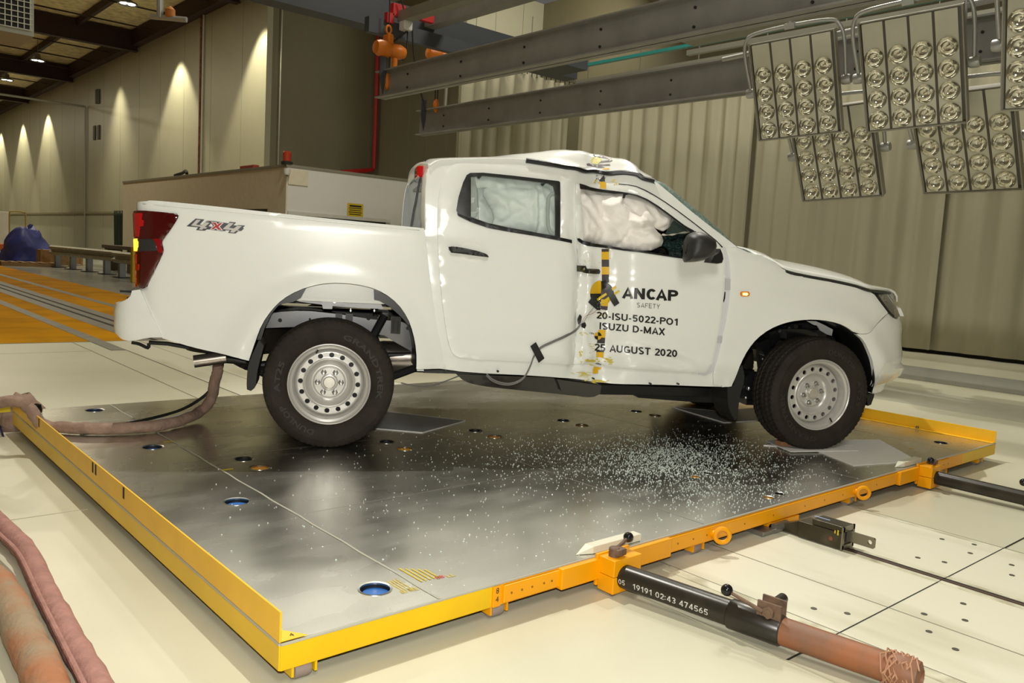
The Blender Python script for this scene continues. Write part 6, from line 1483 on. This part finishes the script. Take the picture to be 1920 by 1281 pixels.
tb = MB(); tb.tube(smoothpath([tony(*Z1(p,q),-.45) for p,q in ((165,745),(200,752),(240,770),(243,748))],3), .010, 8); tb.box((-1.03,-.35,.555),(-.85,.0,.60)); tb.build('tow_bracket', m_trim, TK)
MB().tube([tony(*Z1(p,q),-.6) for p,q in ((245,745),(330,750),(430,768))], .012, 6).build('bumper_stay', m_trim, TK)
sp = MB().lathe([(.12,-.10),(.30,-.11),(.34,-.08),(.34,.08),(.30,.11),(.12,.10)], 28, Matrix.Translation((-.62,0,.56))).build('spare_wheel', m_tyre_, TK, smooth=True)
# mudflaps
extr('mudflap', [(752,735),(775,760),(748,860),(742,900),(737,952),(715,969),(697,962),(695,930),(700,865),(712,820)], Z1, -.90, -.68, m_rub, it=1)
extr('mudflap', [(188,900),(210,880),(222,940),(200,1010),(190,1090),(180,1118),(162,1092),(148,1050),(146,975),(172,968)], Z3, -.89, -.66, m_rub, it=1)
MB().box((-.42,.68,.2),(-.40,.90,.55)).build('mudflap', m_rub, TK); MB().box((2.70,.66,.15),(2.72,.89,.5)).build('mudflap', m_rub, TK)
extr('bumper_undertray', [(745,1005),(776,1004),(775,1015),(762,1050),(748,1055),(745,1030)], Z3, -.80, .6, m_trim)
# ---------------------------------------------------------------- instrument cable on the doors
def wl(P): return TO + Matrix.Rotation(TH, 3, 'Z') @ Vector(P)
cb = [(372,1092),(400,1118),(450,1135),(500,1132),(545,1105),(575,1050),(590,1010),(620,970),(680,940),(730,918),(780,890),(805,862)]
for k, dz in enumerate((0, 7)):
    Q = [wl(SIDE.pt(*SIDE.inv(*Z2(x+dz*.3, y-dz)), .012)) for x, y in cb]
    tag(MB().tube(smoothpath(Q,6), .0042, 8).build('instrument_cable', mat('cable_grey', (.17,.165,.155), .45), smooth=True), 'thin grey instrument cable looping over the lower doors, %s strand' % ('lower' if k == 0 else 'upper'), 'cable', 'instrument cables on the doors')
tag(MB().tube(smoothpath([wl(tony(*Z2(x,y),-.6)) for x,y in ((-20,1128),(60,1145),(130,1140),(200,1115),(262,1090))],5), .004, 6).build('instrument_cable', mat('cable_grey', (.17,.165,.155), .45)), 'thin grey cable sagging under the sill behind the rear wheel', 'cable')
for P, lab in (([(577,959),(603,940),(643,1015),(616,1036)], 'black square of tape holding the grey cable on the rear door'),):
    o = panel('tape_patch', SIDE, pts(Z2, *P), m_blk, parent=None, off=.017, h=.02, skirt=.003, round_=0, it=0)[0]; o.matrix_world = TI.inverted(); tag(o, lab, 'tape')
for P, lab in (([(20,530),(42,480),(60,500),(52,560),(30,580)], 'upper black connector at the crushed door edge'), ([(62,570),(95,560),(106,590),(88,622),(58,605)], 'lower black connector at the crushed door edge')):
    o = panel('cable_connector', SIDE, pts(ZD, *P), m_blk, parent=None, off=.02, h=.02, skirt=.02, round_=.003, it=0)[0]; o.matrix_world = TI.inverted(); tag(o, lab, 'connector')
for k, P in enumerate((((48,560),(90,490),(150,470),(200,430)), ((62,565),(110,480),(165,410)))):
    tag(MB().tube(smoothpath([wl(SIDE.pt(*SIDE.inv(*ZD(*p)), .02)) for p in P],5), .0012, 5).build('thin_wire', mat(('wire_red','wire_dark')[k], ((.35,.06,.05),(.06,.05,.05))[k], .5)), ('thin reddish wire from the connector to the round door target','thin dark wire from the connector to the round door target')[k], 'wire')
# ---------------------------------------------------------------- banks of lamps
m_bank = mat('bank_grey', (.60,.585,.48), .45, var=.04); m_bankf = mat('bank_frame', (.33,.31,.25), .5); m_bankd = mat('bank_slot', (.10,.085,.07), .6)
m_refl = mat('lamp_reflector', (.80,.78,.70), .07, metal=1, bump=.12, bscale=18); m_lensg = mat('lamp_glass', (.8,.8,.75), .03, spec=.9, alpha=.10, bump=.3, bscale=60)
BW, BH = 1.0, 1.16
def par_lamp(parent, x, z):
    """sealed beam lamp: chrome ring, bright bowl, bulb shade and a domed glass"""
    T = Matrix.Translation((x,0,z)) @ RY; r = .0985
    o = MB().lathe([(r+.004,-.012),(r+.006,.006),(r+.001,.010),(r-.002,.006),(r-.012,-.02),(r*.7,-.05),(r*.35,-.070),(.014,-.076),(.014,-.03),(.0,-.026)], 30, T).build('lamp', m_refl, parent, smooth=True, angle=1.2)
    g = MB().lathe([(r,.006),(r*.85,.022),(r*.6,.034),(r*.3,.041),(0,.043)], 24, T).build('lens', m_lensg, o, smooth=True)
    return o
def bank(loc, a, b, c, label):
    t = bpy.data.objects.new('lamp_bank', None); COL.objects.link(t); t.empty_display_size = .1
    t.matrix_world = Matrix.Translation(loc) @ Matrix.Rotation(a,4,'Z') @ Matrix.Rotation(b,4,'X') @ Matrix.Rotation(c,4,'Y'); tag(t, label, 'lamp bank', 'banks of round lamps overhead')
    f = .012; MB().box((-BW/2-f,-.0,-BH/2-f), (-BW/2,.10,BH/2+f)).box((BW/2,0,-BH/2-f), (BW/2+f,.10,BH/2+f)).box((-BW/2,0,BH/2), (BW/2,.10,BH/2+f)).box((-BW/2,0,-BH/2-f), (BW/2,.10,-BH/2)).box((-BW/2,.09,-BH/2),(BW/2,.10,BH/2)).build('frame', m_bankf, t)
    cr = MB(); fr_o = -.02
    for s_ in (-1,1): cr.box((s_*(BW/2+f)-.006,fr_o,-BH/2-f), (s_*(BW/2+f)+.006,0,BH/2+f))
    cr.box((-BW/2,fr_o,-BH/2-f-.006),(BW/2,fr_o+.02,-BH/2-f+.006)); cr.build('front_rim', m_bankf, t)
    for k in range(4):
        x0 = -BW/2+.02+k*.243; L = MB()
        vo, T, B = cdt(densify([(x0,-BH/2+.005),(x0+.215,-BH/2+.005),(x0+.215,BH/2-.01),(x0,BH/2-.01)], .1), [circ(x0+.1075, -BH/2+.115+j*.222, .0965, 28) for j in range(4)], .1)
        n0 = len(vo); V = [(p.x,.002,p.y) for p in vo]+[(p.x,.02,p.y) for p in vo]
        F = [tuple(q) for q in T]+[tuple(reversed([i+n0 for i in q])) for q in T]+[(b_,a_,a_+n0,b_+n0) for a_,b_ in B]
        bar = link('lamp_bar', V, F, m_bank, t)
        for j in range(4): par_lamp(bar, x0+.1075, -BH/2+.115+j*.222)
    g = MB()
    for k in range(3): g.box((-BW/2+.02+.215+k*.243,.004,-BH/2+.005), (-BW/2+.02+.243+k*.243,.012,BH/2-.01))
    g.build('slot_strips', m_bankd, t)
    p = [(-.58,.08,.05),(-.60,.06,.45),(-.56,.05,.63),(-.44,.05,.70),(0,.05,.72),(.44,.05,.70),(.56,.05,.63),(.60,.06,.45),(.58,.08,.05)]
    MB().tube(smoothpath(p,5), .022, 12).build('yoke', m_galv, t, smooth=True)
    for s_ in (-1,1): MB().lathe([(0,-.05),(.055,-.05),(.06,-.02),(.06,.03),(.05,.05),(0,.05)], 18, Matrix.Translation((s_*.585,.08,.0)) @ Matrix.Rotation(PI/2,4,'Y')).build('pivot_knob', m_galv, t, smooth=True)
    MB().cyl((0,.05,.70),(0,.05,.78),.04,12).box((-.06,.0,.68),(.06,.1,.75)).build('yoke_clamp', m_galv, t)
    wv = t.matrix_world @ Vector((0,.05,.76)); mi = t.matrix_world.inverted()
    MB().cyl(mi @ wv, mi @ Vector((wv.x, wv.y, wv.z+.75)), .022, 10).build('drop_pipe', m_galv, t)
    return t
bank((8.213,3.485,3.537), -1.361, .343, -.07, 'upper left bank of sixteen round lamps, leftmost of the hanging row')
bank((8.026,1.998,3.498), -1.431, .386, -.048, 'large upper middle bank of sixteen round lamps')
bank((7.44,.42,3.47), -1.66, .33, .06, 'upper right bank of round lamps cut by the picture edge')
bank((8.85,3.227,2.807), -1.438, .45, -.069, 'lower left bank of round lamps, half hidden by two banks above')
bank((8.712,1.645,2.822), -1.502, .57, -.036, 'lower right bank of sixteen round lamps hanging lowest')
for (x0,y0,x1,y1,z,r,lab) in ((8.35,5.0,8.35,-2.5,5.0,.05,'long grey suspension pipe above the hanging lamp banks'),(8.82,5,7.79,-2.5,4.2,.035,'second suspension pipe behind the lower lamp banks')):
    tag(MB().tube([(x0,y0,z),(x1,y1,z)], r, 12).build('suspension_pipe', m_galv, smooth=True), lab, 'pipe')
